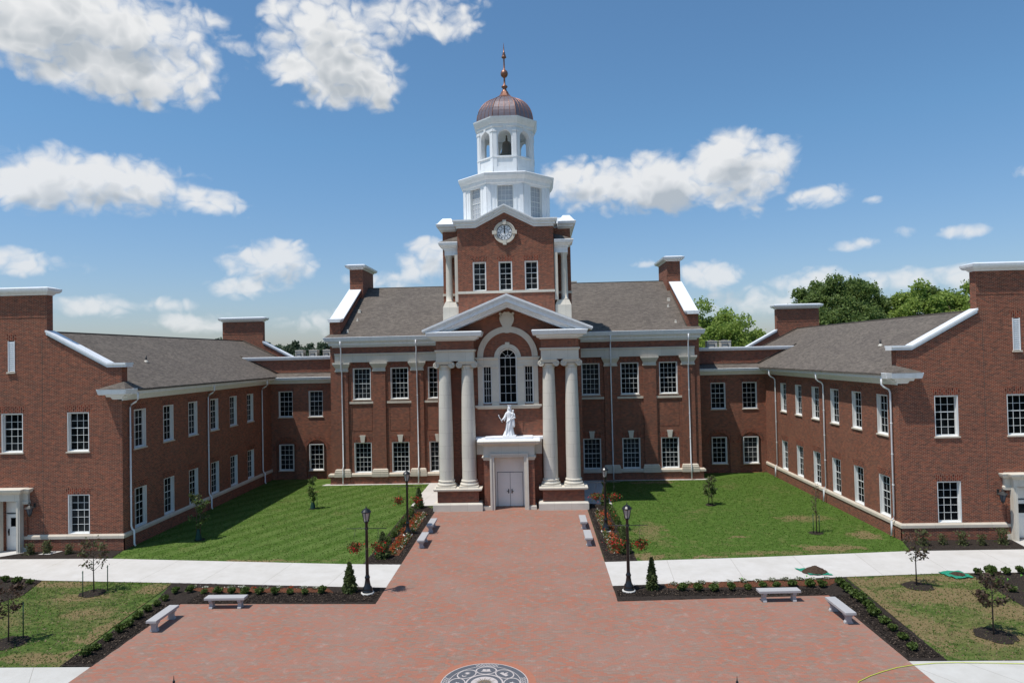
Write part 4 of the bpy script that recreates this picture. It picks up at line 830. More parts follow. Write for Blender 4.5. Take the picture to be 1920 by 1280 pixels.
def cupola():
    cx, cy = -.05, 6.6
    mb = MB(); k8 = 1/math.cos(PI/8)
    # lower octagon with window openings
    def octwall(mb, ap, z0, z1, hole, depth, mi=0):
        hw = ap*math.tan(PI/8)
        for i in range(8):
            a = i*PI/4; n = Vector((math.cos(a), math.sin(a), 0)); u = Vector((-math.sin(a), math.cos(a), 0)); O = Vector((cx, cy, 0))+n*ap
            mb.wall(rect(-hw, hw, z0, z1), [(hole, depth, False)] if hole else [], O, u, n, mi)
    octwall(mb, 3.42, 21.4, 24.9, rect(-.66, .66, 21.98, 24.55), .24)
    pr = [(3.42, 24.42), (3.46, 24.55), (3.54, 24.6), (3.60, 24.85), (3.66, 24.9), (3.80, 25.1), (3.86, 25.3), (3.82, 25.36), (2.5, 25.72), (2.34, 25.72)]; mb.oct(cx, cy, pr)
    hw = 3.42*math.tan(PI/8)
    for i in range(8):       # corner pilasters
        a = (i+.5)*PI/4; r = 3.42*k8; P = Vector((cx+r*math.cos(a), cy+r*math.sin(a), 0))
        for q in (-1, 1):
            b = a+q*PI/8; n = Vector((math.cos(b), math.sin(b), 0)); u = Vector((-math.sin(b), math.cos(b), 0))*q
            mb.poly(rect(0, .3, 21.4, 24.45), P, u, Z_, n, -.02, .06); mb.poly(rect(.52, .6, 21.6, 24.4), P, u, Z_, n, -.02, .025)
    Cp = mb.build('cupola', 'white_trim', H)
    for i in range(8):
        a = i*PI/4; n = Vector((math.cos(a), math.sin(a), 0)); u = Vector((-math.sin(a), math.cos(a), 0)); O = Vector((cx, cy, 21.98))+n*3.40
        window(Cp, 1.32, 2.57, 4, 6, O, u, n, sill=0, glass='belfry_glass', meet=True, fr=.09)
    # belfry lantern with arched openings
    lb = MB(); ap = 2.25; hw = ap*math.tan(PI/8); O0 = Vector((cx, cy, 0))
    for (A_, inner) in ((ap, False), (ap-.42, True)):
        h2 = A_*math.tan(PI/8)
        for i in range(8):
            a = i*PI/4; n = Vector((math.cos(a), math.sin(a), 0)); u = Vector((-math.sin(a), math.cos(a), 0))
            w = .53
            lb.wall(rect(-h2, h2, 25.7, 29.4), [(arch(-w, w, 27.05, 28.6, 12), 0 if inner else .42, False)], O0+n*A_, u, n)
    for i in range(8):
        a = (i+.5)*PI/4; r = ap*k8; P = Vector((cx+r*math.cos(a), cy+r*math.sin(a), 0))
        for q in (-1, 1):
            b = a+q*PI/8; n = Vector((math.cos(b), math.sin(b), 0)); u = Vector((-math.sin(b), math.cos(b), 0))*q
            lb.poly(rect(0, .30, 25.72, 29.2), P, u, Z_, n, -.02, .06); lb.poly(rect(-.02, .33, 29.0, 29.12), P, u, Z_, n, -.02, .1)
            lb.poly(rect(0, hw, 26.93, 27.04), P, u, Z_, n, -.02, .09); lb.poly(rect(0, hw, 25.72, 26.2), P, u, Z_, n, -.02, .05)
            lb.poly([(hw-.09, 29.12), (hw+.0, 29.12), (hw+.0, 29.4), (hw-.13, 29.4)], P, u, Z_, n, -.01, .06)
    lb.oct(cx, cy, [(2.25, 29.35), (2.32, 29.4), (2.34, 29.62), (2.4, 29.66), (2.50, 29.85), (2.57, 30.02), (2.59, 30.12), (2.25, 30.2)])
    lb.oct(cx, cy, [(1.9, 26.98), (1.9, 27.0)]); lb.oct(cx, cy, [(1.93, 29.42), (1.93, 29.45)])
    lb.build('belfry', 'white_trim', Cp)
    dm = MB(); prof = [(2.28, 30.18)]+[(2.28*math.cos(t)**.9, 30.18+2.27*math.sin(t)) for t in [PI/2*j/12 for j in range(1, 11)]]+[(.55, 32.43)]
    dm.oct(cx, cy, prof)
    for i in range(8):
        for (fr_, rr) in ((-.5, .035), (-.25, .022), (0, .022), (.25, .022)):
            a = i*PI/4; n = Vector((math.cos(a), math.sin(a), 0)); u = Vector((-math.sin(a), math.cos(a), 0)); pts = []
            for A_, z in prof: pts.append(Vector((cx, cy, z))+n*(A_+.005)+u*(2*fr_*A_*math.tan(PI/8)))
            dm.tube(pts, rr, 5, 1)
    dm.build('dome', ['copper', 'copper_bright'], Cp)
    f = MB(); f.oct(cx, cy, [(.6, 32.34), (.62, 32.46), (.5, 32.58), (.36, 32.76), (.26, 33.0)])
    f.lathe(cx, cy, [(.24, 33.0), (.17, 33.15), (.15, 33.3), (.24, 33.36), (.26, 33.44), (.14, 33.55), (.08, 33.62), (.07, 34.15), (.12, 34.2), (.22, 34.27), (.3, 34.42), (.31, 34.56), (.25, 34.72), (.12, 34.82), (.07, 34.9), (.06, 35.75), (.1, 35.8), (.2, 35.86), (.2, 35.92), (.14, 36.0), (.16, 36.05), (.09, 36.2), (.12, 36.25), (.06, 36.32), (.035, 36.7), (.008, 37.1)], 20)
    f.build('finial', 'copper_bright', Cp)
cupola()
be = MB(); bx, by = .02, 6.6
be.lathe(bx, by, [(.60, 27.72), (.56, 27.78), (.46, 27.95), (.40, 28.2), (.37, 28.55), (.33, 28.75), (.16, 28.86), (.06, 28.9), (.06, 29.42)], 28); be.tube([(bx, by, 28.85), (bx, by, 29.1)], .09, 8)
B_ = be.build('bell', 'bell_bronze'); tag(B_, 'dark bronze bell hanging in the white belfry under the copper dome', 'bell')

# ------------------------------------------------------------------ wall lanterns beside the wing doors
def wall_lantern(x, y, label):
    W = empty('wall_lantern', (x, y, 2.3), label, 'lantern', 'lanterns beside the wing doors')
    b = MB(); yy = y-.42; b.tube([(x, y, 2.75), (x, y-.1, 2.9), (x, yy, 2.95), (x, yy, 2.9)], .02, 6); b.box(x-.06, x+.06, y-.02, y, 2.6, 2.9)
    b.lathe(x, yy, [(.28, 2.68), (.25, 2.72), (.12, 2.8), (.05, 2.86), (.06, 2.9), (.02, 2.96), (.01, 3.05)], 8, smooth=False)
    for i in range(6): a = i*PI/3; b.tube([(x+.2*math.cos(a), yy+.2*math.sin(a), 2.69), (x+.1*math.cos(a), yy+.1*math.sin(a), 2.3)], .012, 4)
    b.lathe(x, yy, [(.03, 2.16), (.06, 2.22), (.11, 2.27), (.11, 2.3)], 8); b.build('bracket', 'dark_metal', W)
    g = MB(); g.lathe(x, yy, [(.09, 2.3), (.18, 2.68)], 6, smooth=False); g.build('glass', 'ink_soft', W)
wall_lantern(-28.45, YW, 'dark lantern on the left wing wall beside its door'); wall_lantern(28.45, YW, 'dark lantern on the right wing wall beside its door')

# ------------------------------------------------------------------ ground
def sheet(name, pts, z, mat, kind='structure'):
    mb = MB(); tri = tessellate_polygon([[Vector((p[0], p[1], 0)) for p in pts]]); mb.add([(p[0], p[1], z) for p in pts], [tuple(t) for t in tri])
    o = mb.build(name, mat); tag(o, kind=kind); return o
sheet('ground', [(-1500, -300), (1500, -300), (1500, 2500), (-1500, 2500)], -.03, 'field')
LWB = [(-60, -10.6), (-29.3, -10.72), (-22.7, -10.84), (-8.82, -12.35), (-5.5, -12.57)]      # back edge of the cross walk, left
LWF = [(-60, -13.6), (-26.84, -13.8), (-23.9, -14.6), (-16.68, -15.2), (-7.76, -16.05), (-5.5, -16.22)]
RWB = [(5.5, -12.52), (13.5, -12.0), (22.24, -11.17), (28.4, -11.1), (60, -10.9)]
RWF = [(5.5, -16.31), (12.3, -15.74), (16.95, -15.34), (21.7, -14.97), (25.73, -14.95), (60, -14.9)]
sheet('lawn_left', LWB[2:4]+[(-7.6, -12.42), (-7.6, 1.9), (-7.6, 14.1), (-23.0, 14.1), (-23.0, -9.0)], 0, 'lawn_lush')
sheet('lawn_right', [(7.25, -12.4)]+RWB[1:3]+[(23.0, -9.0), (23.0, 14.1), (7.4, 14.1), (7.4, 1.5)], 0, 'lawn_mid')
sheet('lawn_front_left', [(-60, -13.6), (-26.84, -13.8), (-23.9, -14.6), (-16.68, -15.2), (-15.9, -24.57), (-60, -24.57)], 0, 'lawn_patchy_green')
sheet('lawn_front_right', [(17.0, -15.34), (21.7, -14.97), (25.73, -14.95), (60, -14.9), (60, -24.5), (16.45, -24.44)], 0, 'lawn_patchy')
sheet('walk_left', LWB+LWF[::-1], .02, 'concrete'); sheet('walk_right', RWB+RWF[::-1], .02, 'concrete')
sheet('pavement_left', [(-60, -24.58), (-14.66, -24.58), (-14.66, -60), (-60, -60)], .012, 'concrete_low'); sheet('pavement_right', [(15.08, -24.5), (60, -24.6), (60, -60), (15.08, -60)], .012, 'concrete_low')
sheet('plaza', [(-14.67, -60), (15.09, -60), (15.09, -17.85), (5.5, -18.38), (5.5, .6), (-5.5, .6), (-5.5, -18.42), (-14.67, -18.2)], .016, 'pavers')
sheet('entrance_paving', [(-2.0, .5), (2.0, .5), (2.0, 2.1), (-2.0, 2.1)], .012, 'pavers')
sheet('side_walk_left', [(-7.62, 1.9), (-5.5, 1.9), (-5.5, .45), (-5.1, .45), (-5.1, 11.3), (-7.62, 11.3)], .018, 'concrete'); sheet('side_walk_right', [(7.45, 1.3), (5.5, 1.9), (5.5, .2), (5.1, .2), (5.1, 11.3), (7.45, 11.3)], .018, 'concrete')
sheet('apron_left', [(-17.2, 10.62), (-7.62, 10.72), (-7.62, 11.3), (-17.0, 11.3)], .014, 'concrete'); sheet('apron_right', [(17.2, 10.72), (7.45, 10.75), (7.45, 11.3), (17.0, 11.3)], .014, 'concrete')
sheet('landing_left', [(-31.2, -9.0), (-29.0, -9.0), (-28.85, -9.4), (-30.2, -10.72), (-33, -10.7)], .021, 'concrete'); sheet('landing_right', [(29.1, -9.0), (31, -9.0), (33, -11.05), (28.7, -11.1), (29.0, -9.5)], .021, 'concrete')
sheet('stepping_slab', [(-27.6, -9.98), (-27.35, -9.3), (-26.55, -9.3), (-26.9, -9.98)], .06, 'concrete')
def bed(name, pts, mat='mulch', z=.035, amp=.022, step=.14):
    xs = [p[0] for p in pts]; ys = [p[1] for p in pts]; bm = bmesh.new()
    vs = [bm.verts.new((p[0], p[1], 0)) for p in pts]; f = bm.faces.new(vs)
    def cut(axis, lo, hi):
        k = lo+step
        while k < hi:
            co = (k, 0, 0) if axis == 0 else (0, k, 0); no = (1, 0, 0) if axis == 0 else (0, 1, 0)
            bmesh.ops.bisect_plane(bm, geom=bm.verts[:]+bm.edges[:]+bm.faces[:], plane_co=co, plane_no=no); k += step
    cut(0, min(xs), max(xs)); cut(1, min(ys), max(ys))
    rr = random.Random(len(name)*7+int(xs[0]))
    for v in bm.verts:
        e = v.is_boundary; v.co.z = z+(rr.uniform(-amp, amp) if not e else -z*.55+rr.uniform(0, .012))
        if e: v.co.x += rr.uniform(-.02, .02); v.co.y += rr.uniform(-.02, .02)
    me = bpy.data.meshes.new(name); bm.to_mesh(me); bm.free(); me.materials.append(MATS[mat]); o = bpy.data.objects.new(name, me); C.objects.link(o); tag(o, kind='structure'); return o
bed('mulch_bed', [(-16.68, -15.22), (-7.76, -16.07), (-5.5, -16.24), (-5.5, -18.40), (-14.66, -18.19), (-14.66, -24.56), (-15.9, -24.5), (-16.0, -18)])
bed('mulch_bed', [(5.5, -16.33), (12.3, -15.76), (16.9, -15.36), (16.45, -24.44), (15.1, -24.5), (15.1, -17.85), (5.5, -18.36)])
bed('mulch_bed', [(-7.6, -12.44), (-5.52, -12.58), (-5.52, .3), (-6.3, 1.6), (-7.6, 1.85)]); bed('mulch_bed', [(5.52, -12.52), (7.25, -12.4), (7.43, 1.1), (5.75, 1.85), (5.52, .3)])
bed('mulch_bed', [(-30.0, -10.68), (-22.65, -10.83), (-22.95, -9.15), (-28.85, -9.15), (-28.85, -9.5)]); bed('mulch_bed', [(22.35, -11.13), (28.7, -11.06), (29.0, -9.3), (29.0, -9.15), (22.95, -9.15)])
bed('mulch_bed', [(-40, -14.05), (-26.6, -13.95), (-23.9, -14.66), (-23.25, -16.8), (-23.9, -18.6), (-40, -19)]); bed('mulch_bed', [(23.06, -15.01), (40, -14.95), (40, -25), (25.5, -22.5), (22.62, -19.4)])
bed('red_mulch', [(-15.6, -16.0), (-8.3, -16.35), (-7.85, -16.95), (-14.3, -16.75)], 'mulch_red', .075, .02); bed('red_mulch', [(8.0, -16.15), (16.6, -15.75), (15.6, -16.65), (8.0, -16.78)], 'mulch_red', .075, .02)
bed('red_mulch', [(-6.9, -11.3), (-5.9, -11.0), (-5.9, -1.0), (-6.7, -.8)], 'mulch_red', .075, .02); bed('red_mulch', [(5.95, -11.0), (6.75, -11.2), (6.6, -.8), (5.9, -1.0)], 'mulch_red', .075, .02)
def disc(name, x, y, r, mat='mulch', z=.03):
    rr = random.Random(int(x*10)); pts = [(x+r*rr.uniform(.85, 1.1)*math.cos(a), y+r*rr.uniform(.85, 1.1)*math.sin(a)) for a in [2*PI*k/18 for k in range(18)]]; return bed(name, pts, mat, z, .02, .12)
for x, y, r in ((-19.9, -16.6, .62), (-19.55, -22.4, .75), (19.63, -16.75, .68), (19.49, -22.35, .75), (18.8, -7.2, .42), (14.5, .84, .4), (-14.95, 1.45, .32), (-19.4, -6.95, .35)): disc('mulch_ring', x, y, r)
def patch(pts, seed, mat='dry_turf', z=.006):      # ragged worn patches of turf
    rr = random.Random(seed); out = []
    n = len(pts)
    for i in range(n):
        a, b = pts[i], pts[(i+1) % n]
        for k in range(5): t = k/5; out.append((a[0]+(b[0]-a[0])*t+rr.uniform(-.12, .12), a[1]+(b[1]-a[1])*t+rr.uniform(-.1, .1)))
    sheet('dry_turf', out, z, mat)

# ------------------------------------------------------------------ paved medallion
def medallion():
    cx, cy, z = .05, -26.0, .02
    Mt = empty('plaza_medallion', (cx, cy, z), 'round inlaid stone medallion with petals and a sunburst in the brick plaza', 'medallion')
    def flat(name, mat, shapes, lvl, parent=Mt):
        mb = MB()
        for pts in shapes:
            tri = tessellate_polygon([[Vector((p[0], p[1], 0)) for p in pts]]); mb.add([(cx+p[0], cy+p[1], z+lvl*.003) for p in pts], [tuple(t) for t in tri])
        return mb.build(name, mat, parent)
    circ = lambda r, n=64, x=0, y=0: [(x+r*math.cos(2*PI*i/n), y+r*math.sin(2*PI*i/n)) for i in range(n)]
    def ann(r0, r1, n=64, x=0, y=0, a0=0, a1=2*PI):
        out = []
        for i in range(n):
            a, b = a0+(a1-a0)*i/n, a0+(a1-a0)*(i+1)/n; out.append([(x+r0*math.cos(a), y+r0*math.sin(a)), (x+r1*math.cos(a), y+r1*math.sin(a)), (x+r1*math.cos(b), y+r1*math.sin(b)), (x+r0*math.cos(b), y+r0*math.sin(b))])
        return out
    flat('border', 'med_clay', [circ(1.78)], 0); flat('field', 'med_dark', [circ(1.5)], 1)
    wh = ann(1.475, 1.51)+ann(1.245, 1.27)+ann(.60, .655)
    for i in range(8):
        a = PI/2+i*PI/4; x, y = .945*math.cos(a), .945*math.sin(a); td = Vector((-math.sin(a), math.cos(a))); rd = Vector((math.cos(a), math.sin(a)))
        for j in range(40):
            t0, t1 = 2*PI*j/40, 2*PI*(j+1)/40
            q = lambda t, r: tuple(rd*(.945+.26*r*math.cos(t))+td*(.335*r*math.sin(t)))
            wh.append([q(t0, 1), q(t1, 1), q(t1, 1.14), q(t0, 1.14)])
    for i in range(4):
        a = PI/2+i*PI/2
        for j in range(-3, 4):
            for sg in (-1, 1):
                b = a+j*.085-sg*.045; b2 = b+sg*.09; p0 = Vector((1.285*math.cos(b), 1.285*math.sin(b))); p1 = Vector((1.46*math.cos(b2), 1.46*math.sin(b2))); dv = (p1-p0).normalized(); nv = Vector((-dv.y, dv.x))*.012
                wh.append([tuple(p0+nv), tuple(p1+nv), tuple(p1-nv), tuple(p0-nv)])
    flat('inlay', 'med_white', wh, 2)
    flat('sun_disc', 'med_white', [circ(.47)], 2)
    rays = []
    for i in range(24):
        a = 2*PI*i/24+PI/2; r = .43 if i % 2 == 0 else .34; rays.append([(.2*math.cos(a-.12), .2*math.sin(a-.12)), (r*math.cos(a), r*math.sin(a)), (.2*math.cos(a+.12), .2*math.sin(a+.12))])
    flat('sun_rays', 'med_gold', rays+[circ(.205, 32)], 3); flat('sun_face', 'med_dark', [circ(.03, 12, -.06, .04), circ(.03, 12, .06, .04), [(-.09, -.06), (0, -.1), (.09, -.06), (0, -.075)]], 4)
    # little emblems in the petals
    ic = [[(-.17, -.08), (.17, -.08), (.14, -.045), (-.14, -.045)], [(-.13, -.03), (-.005, -.045), (-.005, .07), (-.10, .09)], [(.13, -.03), (.005, -.045), (.005, .07), (.10, .09)]]      # open book
    sunm = [circ(.055, 14, .05, .03)]+[[(.05+.06*math.cos(t-.14), .03+.06*math.sin(t-.14)), (.05+.11*math.cos(t), .03+.11*math.sin(t)), (.05+.06*math.cos(t+.14), .03+.06*math.sin(t+.14))] for t in [2*PI*k/12 for k in range(12)]]+[[(-.12+.07*math.cos(t), -.02+.07*math.sin(t)) for t in [PI*.6+PI*1.2*k/10 for k in range(11)]]+[(-.10+.05*math.cos(t), -.01+.05*math.sin(t)) for t in [PI*1.8-PI*1.2*k/10 for k in range(11)]]]
    house = [[(-.14, -.08), (.14, -.08), (.14, .0), (-.14, .0)], [(-.14, 0), (-.04, 0), (-.09, .05)], [(-.03, 0), (.03, 0), (.03, .08), (0, .16), (-.03, .08)], [(.05, 0), (.14, 0), (.14, .03), (.05, .03)]]
    ring = ann(.05, .08, 20)+[[(-.02, -.1), (.02, -.1), (.02, .1), (-.02, .1)]]
    star = [[(.1*math.cos(t)*(1 if k % 2 == 0 else .45), .1*math.sin(t)*(1 if k % 2 == 0 else .45)) for k, t in enumerate([PI/2+2*PI*k/10 for k in range(10)])]]
    sh = []
    for i, icon in enumerate((ic, sunm, star, ring, star, ring, star, house)):
        a = PI/2+i*PI/4; rd = Vector((math.cos(a), math.sin(a))); td = Vector((math.sin(a), -math.cos(a)))
        for p in icon: sh.append([tuple(rd*.945+td*x*1.15+rd*y*1.15) for x, y in p])
    flat('emblems', 'med_white', sh, 2)
for nm, c in (('med_dark', (.10, .105, .12)), ('med_white', (.50, .44, .42)), ('med_clay', (.37, .15, .095)), ('med_gold', (.17, .13, .09))): plain(nm, c, .75, .2, var=.15, sc=9)
medallion()

# ------------------------------------------------------------------ foliage generators
def leafmesh(name, pts, size, mats, mi=None, flat=.0, rng=None, asp=1.7):
    rng = rng or np.random.default_rng(1); n = len(pts); pts = np.asarray(pts, float)
    a = rng.normal(size=(n, 3)); a /= np.linalg.norm(a, axis=1)[:, None]; b = rng.normal(size=(n, 3)); b -= (a*b).sum(1)[:, None]*a; b /= np.linalg.norm(b, axis=1)[:, None]
    if flat: a[:, 2] *= (1-flat); b[:, 2] *= (1-flat)
    s = (size*rng.uniform(.6, 1.3, n))[:, None]
    v = np.empty((n, 4, 3)); v[:, 0] = pts-a*s*asp/2; v[:, 1] = pts+b*s/2; v[:, 2] = pts+a*s*asp/2; v[:, 3] = pts-b*s/2
    me = bpy.data.meshes.new(name); me.vertices.add(4*n); me.vertices.foreach_set('co', v.ravel()); me.loops.add(4*n); me.loops.foreach_set('vertex_index', np.arange(4*n, dtype=np.int32))
    me.polygons.add(n); me.polygons.foreach_set('loop_start', np.arange(0, 4*n, 4, dtype=np.int32)); me.polygons.foreach_set('loop_total', np.full(n, 4, dtype=np.int32))
    for m in mats: me.materials.append(MATS[m])
    if mi is not None: me.polygons.foreach_set('material_index', np.asarray(mi, dtype=np.int32))
    me.update(); me.validate(); return me
def mkobj(name, me, parent=None, loc=None):
    o = bpy.data.objects.new(name, me); C.objects.link(o)
    if parent: o.parent = parent
    if loc: o.location = loc
    return o
def clump_points(rng, centres, radii, per):
    out = []
    for c, r, k in zip(centres, radii, per):
        d = rng.normal(size=(k, 3)); d /= np.linalg.norm(d, axis=1)[:, None]; d *= (rng.uniform(.35, 1, k)**.6)[:, None]*r; out.append(np.asarray(c)+d*np.array([1, 1, .8]))
    return np.concatenate(out)
# --- shrub prototypes
def shrub_mesh(seed, r, h, n, mat, size):
    rng = np.random.default_rng(seed); cs = []; rs = []
    for k in range(9): a = rng.uniform(0, 2*PI); q = rng.uniform(0, .55)*r; cs.append((q*math.cos(a), q*math.sin(a), rng.uniform(.3, .72)*h)); rs.append(rng.uniform(.35, .55)*r)
    return leafmesh('shrub', clump_points(rng, cs, rs, [n//9]*9), size, [mat], rng=rng)
shA = [shrub_mesh(k, .30, .42, 420, 'leaf_shrub', .075) for k in range(3)]
ORD = ['first', 'second', 'third', 'fourth', 'fifth', 'sixth', 'seventh', 'eighth', 'ninth', 'tenth', 'eleventh', 'twelfth', 'thirteenth', 'fourteenth']
def shrubs(pts, fmt, group, sc=1.0, mats=shA, nm='shrub', cat='shrub'):
    for i, (x, y) in enumerate(pts):
        o = mkobj(nm, mats[i % len(mats)], loc=(x, y+.12, .03)); k = sc*random.uniform(.78, 1.2); o.scale = (k, k, k*random.uniform(.9, 1.15)); o.rotation_euler = (0, 0, random.uniform(0, 6)); tag(o, fmt % ORD[i], cat, group)
shrubs([(-15.64, -16.95), (-15.64, -17.88), (-15.59, -18.62), (-15.63, -19.29), (-15.57, -20.13), (-15.45, -21.03), (-15.47, -21.6), (-15.48, -22.38), (-15.40, -23.26), (-15.43, -23.83)], '%s small green shrub from the walk, mulch strip left of the plaza', 'shrubs in the left mulch strip', .92)
shrubs([(-15.0, -16.84), (-14.18, -16.99), (-13.5, -17.01), (-12.82, -17.15), (-12.1, -17.17), (-11.41, -17.19), (-10.65, -17.21), (-9.94, -17.23), (-9.18, -17.25), (-8.4, -17.22)], '%s green shrub from the left in the mulch bed behind the left benches', 'shrubs in the bed behind the left benches', .85)
shrubs([(16.1, -17.65), (16.07, -18.32), (16.06, -18.96), (16.1, -19.68), (15.85, -20.58), (15.86, -21.36), (15.82, -22.05), (15.81, -22.87), (15.68, -23.75)], '%s rounded green shrub from the walk, mulch strip right of the plaza', 'shrubs in the right mulch strip', .98)
shrubs([(8.63, -17.29), (9.37, -17.31), (10.07, -17.33), (10.94, -17.27), (11.73, -17.14), (12.45, -16.96), (13.09, -16.98), (13.92, -16.84), (14.65, -16.91), (15.24, -16.92), (16.11, -16.83)], '%s green shrub from the lamp post in the mulch bed behind the right benches', 'shrubs in the bed behind the right benches', .9)
shrubs([(-25.7, -14.92), (-24.93, -15.09), (-24.09, -15.33), (-24.0, -16.15)], '%s small dark green shrub from the photo edge in the far left bed', 'shrubs in the far left bed', .9)
shrubs([(23.31, -15.37), (23.93, -15.44), (24.69, -15.33), (25.43, -15.28), (23.2, -17.11), (23.3, -17.8)], '%s green shrub counted from the green tarp in the far right mulch bed', 'shrubs in the far right bed', 1.05)
def tuft_mesh(seed, r, h, n, mats, fl=0, size=.05):
    rng = np.random.default_rng(seed); p = np.stack([rng.normal(0, r*.45, n), rng.normal(0, r*.45, n), rng.uniform(.05, 1, n)**1.2*h], 1); mi = (rng.uniform(size=n) < fl).astype(int); p[mi == 1, 2] = h*.8; return leafmesh('plant', p, size, mats, mi, rng=rng)
upA = [tuft_mesh(20+k, .24, .62, 260, ['leaf_olive', 'leaf_rust'], .05, .07) for k in range(2)]
shrubs([(-28.15, -9.98), (-27.23, -9.83), (-25.83, -9.96)], '%s upright sparse shrub from the door at the foot of the left wing', 'shrubs at the foot of the left wing', 1, upA)
shrubs([(23.57, -10.29), (24.7, -10.16), (25.73, -10.31), (26.75, -10.36), (28.0, -10.2)], '%s upright sparse shrub from the wall corner at the foot of the right wing', 'shrubs at the foot of the right wing', 1.05, upA)
flA = [tuft_mesh(30+k, .2, .16, 130, ['leaf_olive', 'flower_white'], .35, .05) for k in range(3)]; flB = [tuft_mesh(40, .2, .16, 110, ['leaf_olive', 'flower_orange'], .3, .05)]
shrubs([(-15.1+.62*k, -16.28-.03*k) for k in range(11)], '%s low bedding plant from the left in the red mulch behind the left benches', 'bedding plants in the left red mulch', .8, [flA[0], flA[1], flB[0]], 'bedding_plant', 'flower')
shrubs([(8.4+.68*k, -16.55+.06*k) for k in range(12)], '%s low bedding plant from the lamp post in the right red mulch', 'bedding plants in the right red mulch', .9, flA, 'bedding_plant', 'flower')
# flowering strips along the path: uncountable bedding
def flowers(name, x0, x1, y0, y1, n, mats, probs, label, seed, h=.18):
    rng = np.random.default_rng(seed); nc = int((y1-y0)*5); cs = np.stack([rng.uniform(x0, x1, nc), rng.uniform(y0, y1, nc), np.full(nc, .1)], 1); k = rng.integers(0, nc, n); p = cs[k]+rng.normal(0, .07, (n, 3)); p[:, 2] = .06+np.abs(rng.normal(0, h*.5, n))
    mi = rng.choice(len(mats), n, p=probs); o = mkobj(name, leafmesh(name, p, .055, mats, mi, rng=rng)); tag(o, label, 'flowers', None, 'stuff')
for s in (-1, 1):
    sd = 'left' if s < 0 else 'right'
    for a0, a1, y0, y1, pr, t in ((6.35, 6.7, -11.0, -7.2, [.45, .55, 0], 'near red begonia bedding'), (6.35, 6.7, -6.2, -1.2, [.45, .55, 0], 'far red begonia bedding'), (6.02, 6.22, -11, -1.2, [.72, .12, .16], 'low pale bedding')):
        x0, x1 = sorted((s*a0, s*a1)); flowers('flower_bed', x0, x1, y0, y1, int(300*(y1-y0)), ['leaf_shrub', 'flower_orange', 'flower_white'], pr, '%s in red mulch beside the %s edge of the path' % (t, sd), int(a0*10+y0+s*3)+60)
    x0, x1 = sorted((s*7.0, s*7.25)); flowers('hedge', x0, x1, -10.3, .4, 5200, ['leaf_shrub', 'flower_red'], [.99, .01], 'low dark green clipped hedge between the %s lawn and the flower bed' % sd, 90+s, .3)
def chips(x0, x1, y0, y1, n, seed, label):
    rng = np.random.default_rng(seed); p = np.stack([rng.uniform(x0, x1, n), rng.uniform(y0, y1, n), rng.uniform(.05, .075, n)], 1); o = mkobj('mulch_chips', leafmesh('mulch_chips', p, .045, ['chip_dark', 'chip_light'], (rng.uniform(size=n) < .14).astype(int), .75, rng, 2.2)); tag(o, label, 'mulch', None, 'stuff')
chips(-14.4, -5.6, -18.2, -16.9, 5200, 1, 'loose shredded bark on the bed behind the left benches'); chips(5.6, 15.0, -17.8, -17.0, 4200, 2, 'loose shredded bark on the bed behind the right benches')
chips(-15.85, -14.75, -24.4, -18.3, 3600, 3, 'loose shredded bark in the strip left of the plaza'); chips(15.2, 16.4, -24.3, -17.9, 3800, 4, 'loose shredded bark in the strip right of the plaza')
chips(-7.5, -5.6, -12.3, 1.4, 7000, 5, 'loose shredded bark in the bed left of the path'); chips(5.6, 7.2, -12.3, 1.2, 6000, 6, 'loose shredded bark in the bed right of the path')

# --- evergreen cones
def cone_mesh(seed, h, r, n):
    rng = np.random.default_rng(seed); z = rng.uniform(.03, 1, n)**1.05; a = rng.uniform(0, 2*PI, n); rad = r*np.minimum(1, (1.04-z)**.75*1.12)*(.90+.10*np.sin(z*23+a*2+seed))*rng.uniform(.35, 1.15, n)
    return leafmesh('foliage', np.stack([rad*np.cos(a), rad*np.sin(a), z*h], 1), .075, ['leaf_cypress'], rng=rng, asp=2.4)
tm = MB(); tm.tube([(0, 0, -.03), (0, 0, .9)], [.03, .015], 6)
cones = [('on the mulch beside the left front lamp post', -7.11, -16.86, 1.4, .34), ('at the near end of the left path bed', -6.75, -11.4, 1.45, .4), ('with pale blooms in front, beside the left portico pedestal', -6.85, 1.0, 1.5, .34), ('on the mulch beside the right front lamp post', 7.29, -16.93, 1.5, .27), ('at the near end of the right path bed', 6.75, -11.0, 1.45, .36), ('beside the right portico pedestal', 6.88, 1.14, 1.4, .32)]
tmesh = None
for i, (lb, x, y, h, r) in enumerate(cones):
    E_ = empty('evergreen_shrub', (x, y, .02), 'conical evergreen shrub '+lb, 'shrub', 'conical evergreens along the path'); o = mkobj('foliage', cone_mesh(i+3, h, r, 1900), E_)
    if tmesh is None: oo = tm.build('trunk', 'bark'); tmesh = oo.data; oo.parent = E_
    else: mkobj('trunk', tmesh, E_)
